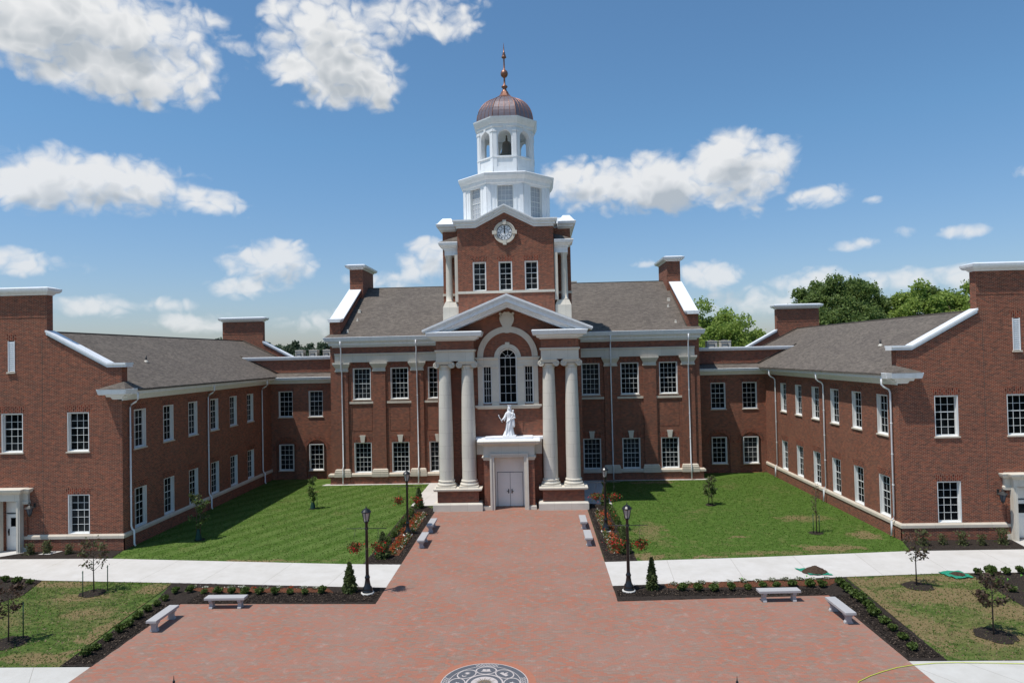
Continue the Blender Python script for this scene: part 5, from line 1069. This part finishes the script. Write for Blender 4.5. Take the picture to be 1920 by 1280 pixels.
# --- young trees
def young_tree(x, y, h, cb, r, mats, n, seed, label, size=.08, name='young_tree', stakes=(), rough=.6, probs=None, wrap=False, stems=1):
    rng = np.random.default_rng(seed); rr = random.Random(seed); T = empty(name, (x, y, .02), label, 'tree', 'young trees planted on the lawns')
    mb = MB(); tips = []
    for st in range(stems):
        ox = (st-(stems-1)/2)*.22
        mb.tube([(ox, 0, -.05), (ox*1.1+rr.uniform(-.02, .02), 0, h*.45), (ox*.6, 0, h*.95)], [.032, .024, .008], 7)
        for k in range(16 if stems == 1 else 9):
            z0 = cb+(h-cb)*rr.uniform(.0, .85); a = rr.uniform(0, 2*PI); L = r*rr.uniform(.6, 1.1)*(1-.45*abs((z0-cb)/(h-cb)-.35)); p0 = Vector((ox, 0, z0)); p2 = p0+Vector((math.cos(a)*L, math.sin(a)*L, L*rr.uniform(.4, 1.0))); p1 = p0.lerp(p2, .5)+Vector((0, 0, -.03))
            if p2.z > h: p2.z = h
            mb.tube([p0, p1, p2], [.012, .008, .004], 5); tips += [p1.lerp(p2, t) for t in (.0, .35, .7, 1)]
            for m in range(2): b = a+rr.uniform(-1, 1); p3 = p1+Vector((math.cos(b), math.sin(b), .6))*L*.45; mb.tube([p1, p3], [.006, .003], 4); tips += [p3, p1.lerp(p3, .6)]
    tr = mb.build('trunk', 'bark'); tr.parent = T
    k = rng.integers(0, len(tips), n); P = np.array([tuple(t) for t in tips])[k]+rng.normal(0, .065, (n, 3)); mi = rng.choice(len(mats), n, p=probs) if probs else rng.integers(0, len(mats), n)
    mkobj('crown', leafmesh('crown', P, size, mats, mi, rng=rng), T)
    if wrap: w = MB(); w.lathe(0, 0, [(.2, 0), (.19, .15), (.13, .4), (.1, .62), (.05, .66)], 10); o = w.build('watering_bag', 'bag_green'); o.parent = T
    return T
def stake(x, y, h, label, mat='green_stake'):
    s = MB(); s.tube([(x, y, -.05), (x+.01, y, h)], .022, 6); s.box(x-.03, x+.03, y-.03, y+.03, h-.09, h-.07); o = s.build('tree_stake', mat); tag(o, label, 'stake', 'stakes beside the young trees')
young_tree(-19.93, -16.45, 2.5, 1.0, .85, ['leaf_rust', 'leaf_olive'], 430, 1, 'thin reddish young tree on the left front lawn near the walk')
young_tree(-19.58, -22.34, 2.25, .85, .75, ['leaf_purple', 'leaf_rust'], 620, 2, 'dark purple young tree at the left edge of the left front lawn', probs=[.85, .15])
young_tree(19.63, -16.69, 2.35, 1.1, .6, ['leaf_rust', 'leaf_olive', 'leaf_purple'], 300, 3, 'thin sparse young tree on the right front lawn near the walk')
young_tree(19.49, -22.29, 2.3, .95, .62, ['leaf_purple', 'leaf_olive'], 720, 4, 'rounded dark brown leaved young tree at the right edge of the right front lawn', probs=[.8, .2])
young_tree(-19.45, -6.98, 3.0, .75, .5, ['leaf_tree', 'leaf_olive'], 700, 5, 'slim young tree with a green watering bag beside the shaded left wing', .1, wrap=True, stems=2)
young_tree(-14.95, 1.45, 2.5, .55, .34, ['leaf_tree', 'leaf_shrub'], 520, 6, 'slender young tree with a green watering bag in the middle of the left lawn', .1, wrap=True)
young_tree(14.5, .84, 2.2, .45, .5, ['leaf_tree', 'leaf_olive'], 800, 7, 'bushy two-stemmed young tree in the middle of the right lawn', .1, stems=2)
young_tree(18.85, -7.24, 3.1, .9, .3, ['leaf_rust', 'leaf_olive'], 130, 8, 'almost bare thin young tree beside the side windows of the right wing', .07)
stake(-20.05, -17.1, 1.25, 'dark green stake in front of the thin reddish young tree at left'); stake(-19.5, -16.05, 1.2, 'dark green stake behind the thin reddish young tree at left')
stake(-19.3, -21.9, 1.5, 'dark stake beside the dark purple young tree at the left edge'); stake(18.62, -7.3, 1.2, 'left green stake of the almost bare tree beside the right wing'); stake(19.02, -7.2, 1.1, 'right green stake of the almost bare tree beside the right wing')
stake(-14.62, 1.4, 1.1, 'thin stake beside the slender tree in the middle of the left lawn')
# --- big trees beyond the buildings
def crown_mesh(seed, rx, rz, ncl, per, size, mat, cr=(1.1, 2.1)):
    rng = np.random.default_rng(seed); cs = []; rs = []
    for k in range(ncl):
        d = rng.normal(size=3); d /= np.linalg.norm(d); q = rng.uniform(.35, 1.0)**.5; w = 1+.22*math.sin(3*math.atan2(d[1], d[0])+seed)+.12*math.sin(7*d[2]+seed)
        cs.append((d[0]*q*rx*w, d[1]*q*rx*w, d[2]*q*rz*(w if d[2] > 0 else .8))); rs.append(rng.uniform(*cr)*(1.15-.35*q))
    P = clump_points(rng, cs, rs, [per]*ncl); P += rng.normal(0, .28, P.shape); return leafmesh('crown', P, size, [mat], rng=rng)
def big_tree(x, y, ztop, rx, rz, me, label, sc=1.0, nm='tree'):
    T = empty(nm, (x, y, 0), label, 'tree', 'tall trees beyond the buildings'); zc = ztop-rz
    m = MB(); m.tube([(0, 0, -.1), (.2, 0, zc*.6), (0, 0, zc+rz*.3)], [.45, .34, .12], 9)
    rr = random.Random(int(x))
    for k in range(7): a = rr.uniform(0, 6.28); z0 = zc*rr.uniform(.55, .95); m.tube([(0, 0, z0), (rx*.4*math.cos(a), rx*.4*math.sin(a), z0+rz*.4), (rx*.75*math.cos(a), rx*.75*math.sin(a), z0+rz*.8)], [.16, .1, .04], 6)
    o = m.build('trunk', 'bark'); o.parent = T
    c = mkobj('crown', me, T, (0, 0, zc)); c.rotation_euler = (0, 0, rr.uniform(0, 6)); return T
bm1 = crown_mesh(1, 4.2, 4.4, 62, 460, .27, 'leaf_bright'); bm2 = crown_mesh(2, 5.6, 6.2, 95, 480, .27, 'leaf_tree'); bm3 = crown_mesh(3, 3.4, 6.0, 44, 330, .31, 'leaf_bright', (.8, 1.6)); bm4 = crown_mesh(4, 3.8, 5.4, 60, 420, .27, 'leaf_tree', (.8, 1.5))
# (x, depth) placed from sight lines; tops as measured
def at(u, v, Yd):
    d = F*FPX+R*(u-960)-U*(v-640); P = CAM+d*((Yd-CAM.y)/d.y); return P
def bt(u, v, Yd, rx, rz, me, label): P = at(u, v, Yd); big_tree(P.x, Yd, P.z-1.0, rx, rz, me, label)
bt(1325, 572, 62, 4.2, 4.4, bm1, 'bright green tree directly behind the right chimney of the hall')
bt(1372, 590, 66, 4.2, 4.4, bm1, 'bright green tree above the rooftop units on the right link')
bt(1405, 602, 60, 4.2, 4.4, bm1, 'bright green tree just left of the rear chimney of the right wing')
bt(1548, 522, 58, 5.6, 6.2, bm2, 'tall dark green tree just right of the rear chimney of the right wing')
bt(1608, 530, 62, 5.6, 6.2, bm2, 'broad dark green tree second from the rear chimney of the right wing')
bt(1665, 553, 66, 3.8, 5.4, bm4, 'lower loose tree in the gap between the dark trees and the airy ones')
bt(1712, 521, 60, 3.4, 6.0, bm3, 'airy light green tree above the middle of the right wing roof')
bt(1755, 535, 64, 3.8, 5.4, bm4, 'green tree between the airy tree and the big front chimney')
bt(1800, 522, 60, 3.4, 6.0, bm3, 'airy light green tree next to the big front chimney of the right wing')
bm5 = crown_mesh(5, 5.5, 4.0, 60, 90, .62, 'leaf_far', (1.2, 2.2)); bm6 = crown_mesh(6, 2.6, 5.2, 40, 90, .5, 'leaf_far', (.8, 1.4))
for (u, v, Yd, me, rx, rz, lb) in ((412, 632, 150, bm5, 5.5, 4, 'distant treetop left of the rear chimney of the left wing'), (505, 640, 150, bm5, 5.5, 4, 'distant treetop just right of the rear chimney of the left wing'), (525, 645, 155, bm5, 5.5, 4, 'distant rounded treetop above the left coping'),
                               (553, 634, 150, bm6, 2.6, 5.2, 'distant pointed conifer above the left rooftop units'), (574, 642, 155, bm5, 5.5, 4, 'distant rounded tree right of the pointed conifer'), (590, 645, 150, bm5, 5.5, 4, 'distant low tree above the right-hand unit of the left roof'), (607, 636, 150, bm6, 2.6, 5.2, 'distant conifer touching the left corner of the hall'), (540, 648, 150, bm5, 5.5, 4, 'distant low tree left of the pointed conifer'), (384, 637, 155, bm5, 5.5, 4, 'distant faint treetop peeping over the left wing ridge')):
    bt(u, v, Yd, rx, rz, me, lb)
# wooded horizon, one mass
rng = np.random.default_rng(77); cs = []; rs = []
for k in range(420): a = rng.uniform(-1.3, 1.3); d = rng.uniform(240, 300); cs.append((math.sin(a)*d, math.cos(a)*d, rng.uniform(2, 9))); rs.append(rng.uniform(4, 7))
wo = mkobj('woods', leafmesh('woods', clump_points(rng, cs, rs, [60]*420), 1.7, ['leaf_far'], rng=rng)); tag(wo, 'distant line of dark green woods beyond the buildings', 'woods', None, 'stuff')

# --- grass blades standing on the lawns (uncountable)
def grass(name, poly, dens, mats, probs, label, seed, hgt=.035):
    rng = np.random.default_rng(seed); P = np.array(poly); x0, y0 = P.min(0); x1, y1 = P.max(0); n = int((x1-x0)*(y1-y0)*dens); q = np.stack([rng.uniform(x0, x1, n), rng.uniform(y0, y1, n)], 1)
    ins = np.zeros(n, bool); j = len(P)-1
    for i in range(len(P)):
        a, b = P[i], P[j]; c = ((a[1] > q[:, 1]) != (b[1] > q[:, 1])) & (q[:, 0] < (b[0]-a[0])*(q[:, 1]-a[1])/(b[1]-a[1]+1e-12)+a[0]); ins ^= c; j = i
    q = q[ins]; n = len(q); a = rng.uniform(0, 2*PI, n); w = rng.uniform(.012, .035, n); h = hgt*rng.uniform(.5, 1.5, n); l = rng.normal(0, .028, (n, 2))
    v = np.zeros((n, 4, 3)); d = np.stack([np.cos(a), np.sin(a)], 1)*w[:, None]; v[:, 0, :2] = q-d; v[:, 1, :2] = q+d; v[:, 2, :2] = q+d*.5+l; v[:, 3, :2] = q-d*.5+l; v[:, 2, 2] = v[:, 3, 2] = h
    me = bpy.data.meshes.new(name); me.vertices.add(4*n); me.vertices.foreach_set('co', v.ravel()); me.loops.add(4*n); me.loops.foreach_set('vertex_index', np.arange(4*n, dtype=np.int32)); me.polygons.add(n); me.polygons.foreach_set('loop_start', np.arange(0, 4*n, 4, dtype=np.int32)); me.polygons.foreach_set('loop_total', np.full(n, 4, dtype=np.int32)); [me.materials.append(MATS[m]) for m in mats]; me.polygons.foreach_set('material_index', rng.choice(len(mats), n, p=probs).astype(np.int32)); me.update()
    o = mkobj(name, me); tag(o, label, 'grass', None, 'stuff')
grass('grass', LWB[2:4]+[(-7.6, -12.42), (-7.6, 1.9), (-7.6, 10.6), (-17, 10.6), (-23.0, 13.9), (-22.9, -9.0)], 75, ['blade_green', 'blade_light'], [.65, .35], 'mown green grass of the left court lawn', 1)
grass('grass', [(7.25, -12.4)]+RWB[1:3]+[(22.9, -9.0), (22.9, 13.9), (17, 10.7), (7.5, 10.7), (7.4, 1.5)], 75, ['blade_green', 'blade_light'], [.6, .4], 'mown green grass of the right court lawn', 2)
grass('grass', [(-34, -13.6), (-26.84, -13.8), (-23.9, -14.6), (-16.68, -15.2), (-15.9, -24.57), (-22, -24.57)], 110, ['blade_green', 'blade_light', 'blade_tan'], [.45, .2, .35], 'patchy grass of the left front lawn', 3)
grass('grass', [(17.0, -15.34), (21.7, -14.97), (25.73, -14.95), (30, -14.9), (23, -24.5), (16.45, -24.44)], 110, ['blade_green', 'blade_light', 'blade_tan'], [.3, .2, .5], 'dry patchy grass of the right front lawn', 4)

# ------------------------------------------------------------------ rooftop units
def unit(x, y, w, d, h, label):
    W = empty('rooftop_unit', (x, y, 11.0), label, 'air conditioner', 'units on the flat link roofs'); b = MB(); b.loft(x-w/2, x+w/2, y-d/2, y+d/2, [(11.15, 0), (11.15+h, 0), (11.18+h, .03), (11.24+h, .03), (11.26+h, -.02)]); b.build('casing', 'cream_box', W)
    g = MB()
    for k in range(7): z = 11.3+k*(h-.3)/7; g.box(x+w/2, x+w/2+.02, y-d/2+.1, y+d/2-.1, z, z+.05)
    g.tube([(x-w/2+.1, y-d/2-.04, 11.2), (x-w/2+.1, y-d/2-.04, 11+h), (x+w*.2, y-d/2-.04, 11+h*.98), (x+w*.2, y-d/2-.04, 11.2)], .025, 6); g.lathe(x, y, [(w*.3, 11.26+h), (w*.3, 11.36+h), (w*.27, 11.36+h)], 16); g.build('grille', 'dark_metal', W)
    f = MB(); f.box(x-w/2+.1, x-w/2+.2, y-d/2, y+d/2, 10.99, 11.15); f.box(x+w/2-.2, x+w/2-.1, y-d/2, y+d/2, 10.99, 11.15); f.build('feet', 'dark_metal', W)
for lb, u in (('boxy cream rooftop unit furthest left on the left link', 1430), ('middle cream rooftop unit on the left link', 1595), ('cream rooftop unit nearest the hall on the left link', 1760)):
    P = at(340+u/6.4, 660, 22.5); unit(P.x, 22.5, .85, .8, .95, lb)
for lb, u in (('cream rooftop unit nearest the hall on the right link', 215), ('cream rooftop unit further right on the right link', 378)):
    P = at(1300+u/6.4, 645, 22.5); unit(P.x, 22.5, 1.05, .8, .98, lb)

# ------------------------------------------------------------------ lamp posts
def lamp_proto(x, y, label, src=None):
    if src: o = copy_tree(src); o.location = (x, y, .03); o['label'] = label; return o
    W = empty('street_lamp', (0, 0, 0), label, 'street lamp', 'black lantern lamp posts along the path and plaza')
    f = MB(); f.lathe(0, 0, [(.31, 0), (.31, .05), (.29, .07)], 28); f.build('footing', 'concrete_foot', W)
    b = MB(); b.lathe(0, 0, [(.25, .07), (.26, .12), (.22, .16), (.23, .22), (.21, .3), (.16, .36), (.13, .5), (.105, .68), (.12, .72), (.13, .77), (.10, .82), (.085, .88)], 20); b.build('base', 'black_metal', W)
    p = MB(); p.lathe(0, 0, [(.08, .86), (.066, 3.3), (.08, 3.33), (.09, 3.36), (.13, 3.4), (.14, 3.42)], 16); p.build('post', 'black_metal', W)
    c = MB(); c.tube([(-.9, 0, 3.07), (.9, 0, 3.07)], .016, 8); c.lathe(0, 0, [(.09, 3.02), (.09, 3.12)], 12)
    for q in (-.92, .92): c.tube([(q, 0, 3.07), (q*1.03, 0, 3.07)], .028, 8)
    for q in (-.55, .55): c.tube([(q, 0, 3.07), (q, 0, 2.95), (q+.02, 0, 2.91)], .01, 6)
    c.build('crossbar', 'dark_metal', W)
    L_ = MB()
    for k in range(6):
        a = k*PI/3+PI/6; L_.tube([(.12*math.cos(a), .12*math.sin(a), 3.42), (.205*math.cos(a), .205*math.sin(a), 3.84)], .014, 5)
    L_.lathe(0, 0, [(.23, 3.83), (.245, 3.85), (.23, 3.88), (.15, 3.97), (.05, 4.03), (.02, 4.05), (.03, 4.08), (.012, 4.11), (.004, 4.21)], 12, smooth=False)
    l = L_.build('lantern', 'black_metal', W)
    g = MB(); g.lathe(0, 0, [(.105, 3.42), (.185, 3.83)], 6, smooth=False, ph=PI/6); g.build('glass', 'lamp_glass', l)
    W.location = (x, y, .03); return W
lp = lamp_proto(-6.2, -17.05, 'black lantern lamp post on the mulch left of the path, nearer the plaza')
lamp_proto(6.17, -17.1, 'black lantern lamp post on the mulch right of the path, nearer the plaza', lp)
lamp_proto(-6.25, -6.6, 'black lantern lamp post in the left flower bed nearer the portico', lp); lamp_proto(6.2, -6.3, 'black lantern lamp post in the right flower bed nearer the portico', lp)
lamp_proto(-6.15, -34.45, 'black lamp post of which only the pointed tip shows, bottom left', lp); lamp_proto(6.22, -34.6, 'black lamp post of which only the pointed tip shows, bottom right', lp)
def basket(x, y, lush, label, seed):
    W = empty('hanging_basket', (x, y, 2.1), label, 'flower basket', 'flower baskets hanging from the lamp posts'); b = MB(); b.lathe(x, y, [(.06, 2.02), (.16, 2.08), (.2, 2.2), (.21, 2.26)], 14); b.build('pot', 'pot_brown', W)
    h = MB()
    for k in range(3): a = 2*PI*k/3; h.tube([(x+.2*math.cos(a), y+.2*math.sin(a), 2.25), (x, y, 2.93)], .004, 4)
    h.build('hanger', 'dark_metal', W)
    rng = np.random.default_rng(seed); n = int(520*lush); p = rng.normal(0, 1, (n, 3))*np.array([.17, .15, .07])+np.array([x, y, 2.3]); dr = rng.uniform(size=n) < .3; p[dr, 2] -= rng.uniform(.05, .3, dr.sum())
    mi = rng.choice(3, n, p=[.55, .15, .3]); mi[mi == 1] = 0; mi[mi == 2] = 1; o = mkobj('flowers', leafmesh('flowers', p, .06, ['leaf_shrub', 'flower_red'], mi, rng=rng), W); o.location = -Vector(W.location)
for s, sd in ((-1, 'left'), (1, 'right')):
    for y, t in ((-17.05 if s < 0 else -17.1, 'nearer'), (-6.6 if s < 0 else -6.3, 'farther')):
        for q, w in ((-1, 'left'), (1, 'right')): basket(s*6.2+q*.57, y, 1.0 if t == 'nearer' else .7, 'red flower basket on the %s arm of the %s lamp post, %s path side' % (w, t, sd), int(60+s*3+q*5+y))

# ------------------------------------------------------------------ benches
def bench(x, y, rz, label, src=None):
    if src: o = copy_tree(src); o.location = (x, y, .02); o.rotation_euler = (0, 0, rz); o['label'] = label; return o
    W = empty('stone_bench', (0, 0, 0), label, 'bench', 'grey granite benches around the plaza and path')
    s = MB(); s.loft(-.92, .92, -.22, .22, [(.40, -.012), (.415, 0), (.505, 0), (.515, -.01)]); s.build('seat', 'granite', W)
    for q in (-1, 1):
        l = MB(); prof = [(-.17, 0), (.17, 0), (.16, .06), (.11, .12), (.10, .2), (.13, .28), (.19, .33), (.19, .399), (-.19, .399), (-.19, .33), (-.13, .28), (-.10, .2), (-.11, .12), (-.16, .06)]
        l.poly(prof, (q*.66, 0, 0), Y_, Z_, X_, -.08, .08); l.build('leg', 'granite', W)
    W.location = (x, y, .02); W.rotation_euler = (0, 0, rz); return W
b0 = bench(-12.27, -18.72, 0, 'grey stone bench facing the plaza along the left mulch bed')
bench(-14.12, -20.65, PI/2, 'grey stone bench along the left edge of the plaza beside the mulch strip', b0); bench(12.62, -18.5, .03, 'grey stone bench facing the plaza along the right mulch bed', b0)
bench(14.5, -20.4, PI/2+.03, 'grey stone bench along the right edge of the plaza beside the mulch strip', b0)
bench(-4.92, -8.75, PI/2, 'nearer of the two grey benches on the left side of the path', b0); bench(-4.93, -5.2, PI/2, 'farther of the two grey benches on the left side of the path', b0)
bench(4.9, -8.7, PI/2, 'nearer of the two grey benches on the right side of the path', b0); bench(4.87, -4.85, PI/2, 'farther of the two grey benches on the right side of the path', b0)

# ------------------------------------------------------------------ soil heaps, tarps, hose, flags
def tarp(pts, seed, label):
    rr = random.Random(seed); bm = bmesh.new(); f = bm.faces.new([bm.verts.new((x, y, .05)) for x, y in pts]); bmesh.ops.subdivide_edges(bm, edges=bm.edges[:], cuts=7, use_grid_fill=True)
    for v in bm.verts: v.co += Vector((rr.uniform(-.04, .04), rr.uniform(-.04, .04), rr.uniform(-.012, .045)))
    me = bpy.data.meshes.new('tarp'); bm.to_mesh(me); bm.free(); me.materials.append(MATS['tarp_green']); o = mkobj('tarp', me); tag(o, label, 'tarp', 'green tarps on the right walk')
tarp([(15.0, -14.05), (16.2, -14.3), (16.45, -15.15), (15.35, -15.1)], 1, 'green tarp under the tall soil heap on the right walk'); tarp([(21.65, -14.85), (22.75, -14.75), (22.85, -15.7), (21.95, -15.85)], 2, 'crumpled green tarp at the lawn edge near the right bed')
def heap(x, y, rx, ry, h, label, seed):
    rr = random.Random(seed); bm = bmesh.new(); bmesh.ops.create_icosphere(bm, subdivisions=4, radius=1)
    for v in bm.verts:
        c = v.co; q = max(0, c.z); rad = math.hypot(c.x, c.y); z = h*max(0, 1-rad)**.8*(1 if c.z > 0 else 0); v.co = Vector((x+c.x*rx, y+c.y*ry, .05+z+rr.uniform(-.03, .03)*(c.z > -.1)))
    me = bpy.data.meshes.new('soil_heap'); bm.to_mesh(me); bm.free(); me.materials.append(MATS['soil']); o = mkobj('soil_heap', me); tag(o, label, 'soil heap', 'soil heaps on green tarps')
heap(15.75, -14.65, .62, .42, .33, 'brown heap of loose soil on the green tarp on the right walk', 1); heap(22.35, -15.3, .38, .3, .14, 'low brown heap of soil on the crumpled tarp at the lawn edge', 2)
hs = MB(); P = [(11.8, -27.4), (12.61, -26.06), (13.2, -25.65), (13.77, -25.34), (14.4, -25.05), (15.04, -24.86), (15.9, -24.72), (16.65, -24.69), (17.8, -24.74), (18.88, -24.81), (22, -24.85), (27, -24.8)]
o = None; hs.tube([(x, y, .04) for x, y in P], .011, 6); o = hs.build('garden_hose', 'hose_yellow'); tag(o, 'yellow green hose curving over the plaza corner and right pavement', 'hose')
for i, (x, y) in enumerate(((7.25, -16.2), (11.75, -15.85), (14.95, -15.6), (24.0, -16.35), (25.0, -15.8))):
    f = MB(); f.tube([(x, y, 0), (x+.01, y, .22)], .004, 4); f.poly([(0, .12), (.09, .16), (0, .21)], (x+.01, y, 0), X_, Z_, Y_, -.002, .002); o = f.build('marker_flag', 'flag_green'); tag(o, 'bright green marker flag in the %s' % ['right mulch bed just past the lamp post', 'middle of the right red mulch', 'right end of the red mulch bed', 'far right mulch bed nearer the plaza', 'far right mulch bed near the walk'][i], 'flag', 'small green marker flags')

# ------------------------------------------------------------------ statue
def statue():
    cx, cy, z0 = -.03, 1.05, 5.23
    W = empty('statue', (cx, cy, z0), 'white statue of a robed crowned woman with child, on the ledge over the door', 'statue')
    pb = MB(); pb.loft(cx-.5, cx+.5, cy-.4, cy+.4, [(z0, 0), (z0+.07, 0), (z0+.085, -.02)]); pb.build('plinth', 'statue_white', W)
    b = MB(); n = 48; zb = z0+.08
    rings = [(0, .40, .33, -.04), (.1, .37, .31, -.03), (.3, .31, .27, -.02), (.55, .27, .24, 0), (.8, .255, .22, .02), (1.0, .25, .21, .03), (1.15, .235, .2, .03), (1.3, .2, .17, .02), (1.42, .215, .17, .01), (1.55, .235, .165, 0), (1.65, .23, .15, 0), (1.73, .17, .12, 0), (1.78, .085, .085, 0), (1.84, .07, .07, 0)]
    vs = []
    for k, (z, rx, ry, ox) in enumerate(rings):
        amp = .085*max(0, 1-z/1.35)+.018
        for i in range(n):
            a = 2*PI*i/n; w = 1+amp*math.sin(11*a+z*2.2)+amp*.5*math.sin(17*a-z*3+1); vs.append((cx+ox+rx*w*math.cos(a), cy+ry*w*math.sin(a), zb+z))
    fs = [(k*n+i, k*n+(i+1) % n, k*n+n+(i+1) % n, k*n+n+i) for k in range(len(rings)-1) for i in range(n)]+[tuple(range(n))[::-1], tuple((len(rings)-1)*n+i for i in range(n))]
    b.add(vs, fs, 0, True)
    def ell(x, y, z, rx, ry, rz, N=16):
        pr = []; q = MB(); q.lathe(0, 0, [(max(.001, math.sin(PI*j/10)), -math.cos(PI*j/10)) for j in range(11)], N); b.add([(cx+x+v[0]*rx, cy+y+v[1]*ry, zb+z+v[2]*rz) for v in q.v], q.f, 0, True)
    ell(0.03, -.01, 1.97, .105, .12, .145); ell(.03, .03, 2.0, .14, .14, .15)          # head, veil
    ell(.03, -.13, 1.95, .018, .03, .03); ell(.03, .05, 1.82, .17, .13, .2)           # nose, veil falling on the shoulders
    for q in (-1, 1): ell(.03+q*.04, -.112, 1.985, .02, .012, .012)
    ell(.03, -.115, 1.905, .03, .014, .01)
    def limb(p, r): b.tube([(cx+x, cy+y, zb+z) for x, y, z in p], r, 12)
    limb([(-.17, 0, 1.64), (-.27, -.04, 1.42), (-.34, -.12, 1.28), (-.5, -.22, 1.16)], [.09, .095, .085, .05]); limb([(-.3, -.08, 1.36), (-.33, -.1, 1.2), (-.36, -.1, 1.05)], [.08, .07, .03])
    limb([(.2, 0, 1.64), (.36, -.06, 1.46), (.42, -.12, 1.3), (.25, -.26, 1.24)], [.09, .1, .09, .05]); limb([(.25, -.1, 1.25), (.3, -.14, 1.0), (.33, -.16, .75), (.34, -.15, .6)], [.11, .12, .1, .06])
    limb([(-.2, -.15, .95), (.02, -.24, 1.1), (.28, -.2, 1.28)], [.05, .06, .06]); limb([(.1, -.23, 1.05), (.02, -.25, .7), (-.1, -.27, .25)], [.05, .05, .03]); limb([(-.12, -.2, .9), (-.17, -.25, .5), (-.25, -.28, .1)], [.05, .05, .03])
    # hands
    ell(-.545, -.24, 1.14, .05, .04, .04)
    for k in range(5): limb([(-.55+.0*k, -.27, 1.165-.018*k), (-.59, -.285, 1.16-.02*k), (-.60, -.25, 1.155-.02*k)], [.011, .011, .009])
    ell(.2, -.27, 1.23, .06, .035, .045)
    for k in range(4): limb([(.17, -.28, 1.255-.02*k), (.1, -.30, 1.25-.02*k), (.07, -.28, 1.245-.02*k)], [.011, .011, .008])
    # child on the arm
    ell(.3, -.14, 1.78, .075, .08, .095); ell(.29, -.14, 1.53, .1, .095, .18); limb([(.22, -.17, 1.6), (.12, -.22, 1.56), (.06, -.24, 1.6)], [.04, .03, .022]); limb([(.37, -.15, 1.6), (.42, -.2, 1.5), (.4, -.24, 1.43)], [.04, .03, .022]); limb([(.25, -.2, 1.4), (.16, -.27, 1.32), (.15, -.27, 1.18)], [.055, .04, .03]); ell(.3, -.22, 1.775, .015, .02, .015)
    o = b.build('body', 'statue_white', W)
    rm = o.modifiers.new('join', 'REMESH'); rm.mode = 'VOXEL'; rm.voxel_size = .014; rm.use_smooth_shade = True
    c = MB(); c.lathe(cx+.03, cy+.02, [(.115, zb+2.09), (.12, zb+2.13), (.14, zb+2.2), (.125, zb+2.2), (.105, zb+2.13)], 20)
    for k in range(8): a = 2*PI*k/8; x, y = cx+.03+.133*math.cos(a), cy+.02+.133*math.sin(a); c.tube([(x, y, zb+2.18), (x, y, zb+2.245)], [.02, .006], 6)
    c.build('crown', 'statue_white', W)
    s = MB(); s.tube([(cx-.75, cy-.3, zb+1.44), (cx-.50, cy-.25, zb+.98)], .022, 8); s.lathe(cx-.75, cy-.3, [(.01, zb+1.42), (.04, zb+1.45), (.04, zb+1.49), (.01, zb+1.53)], 10); s.build('sceptre', 'statue_white', W)
statue()
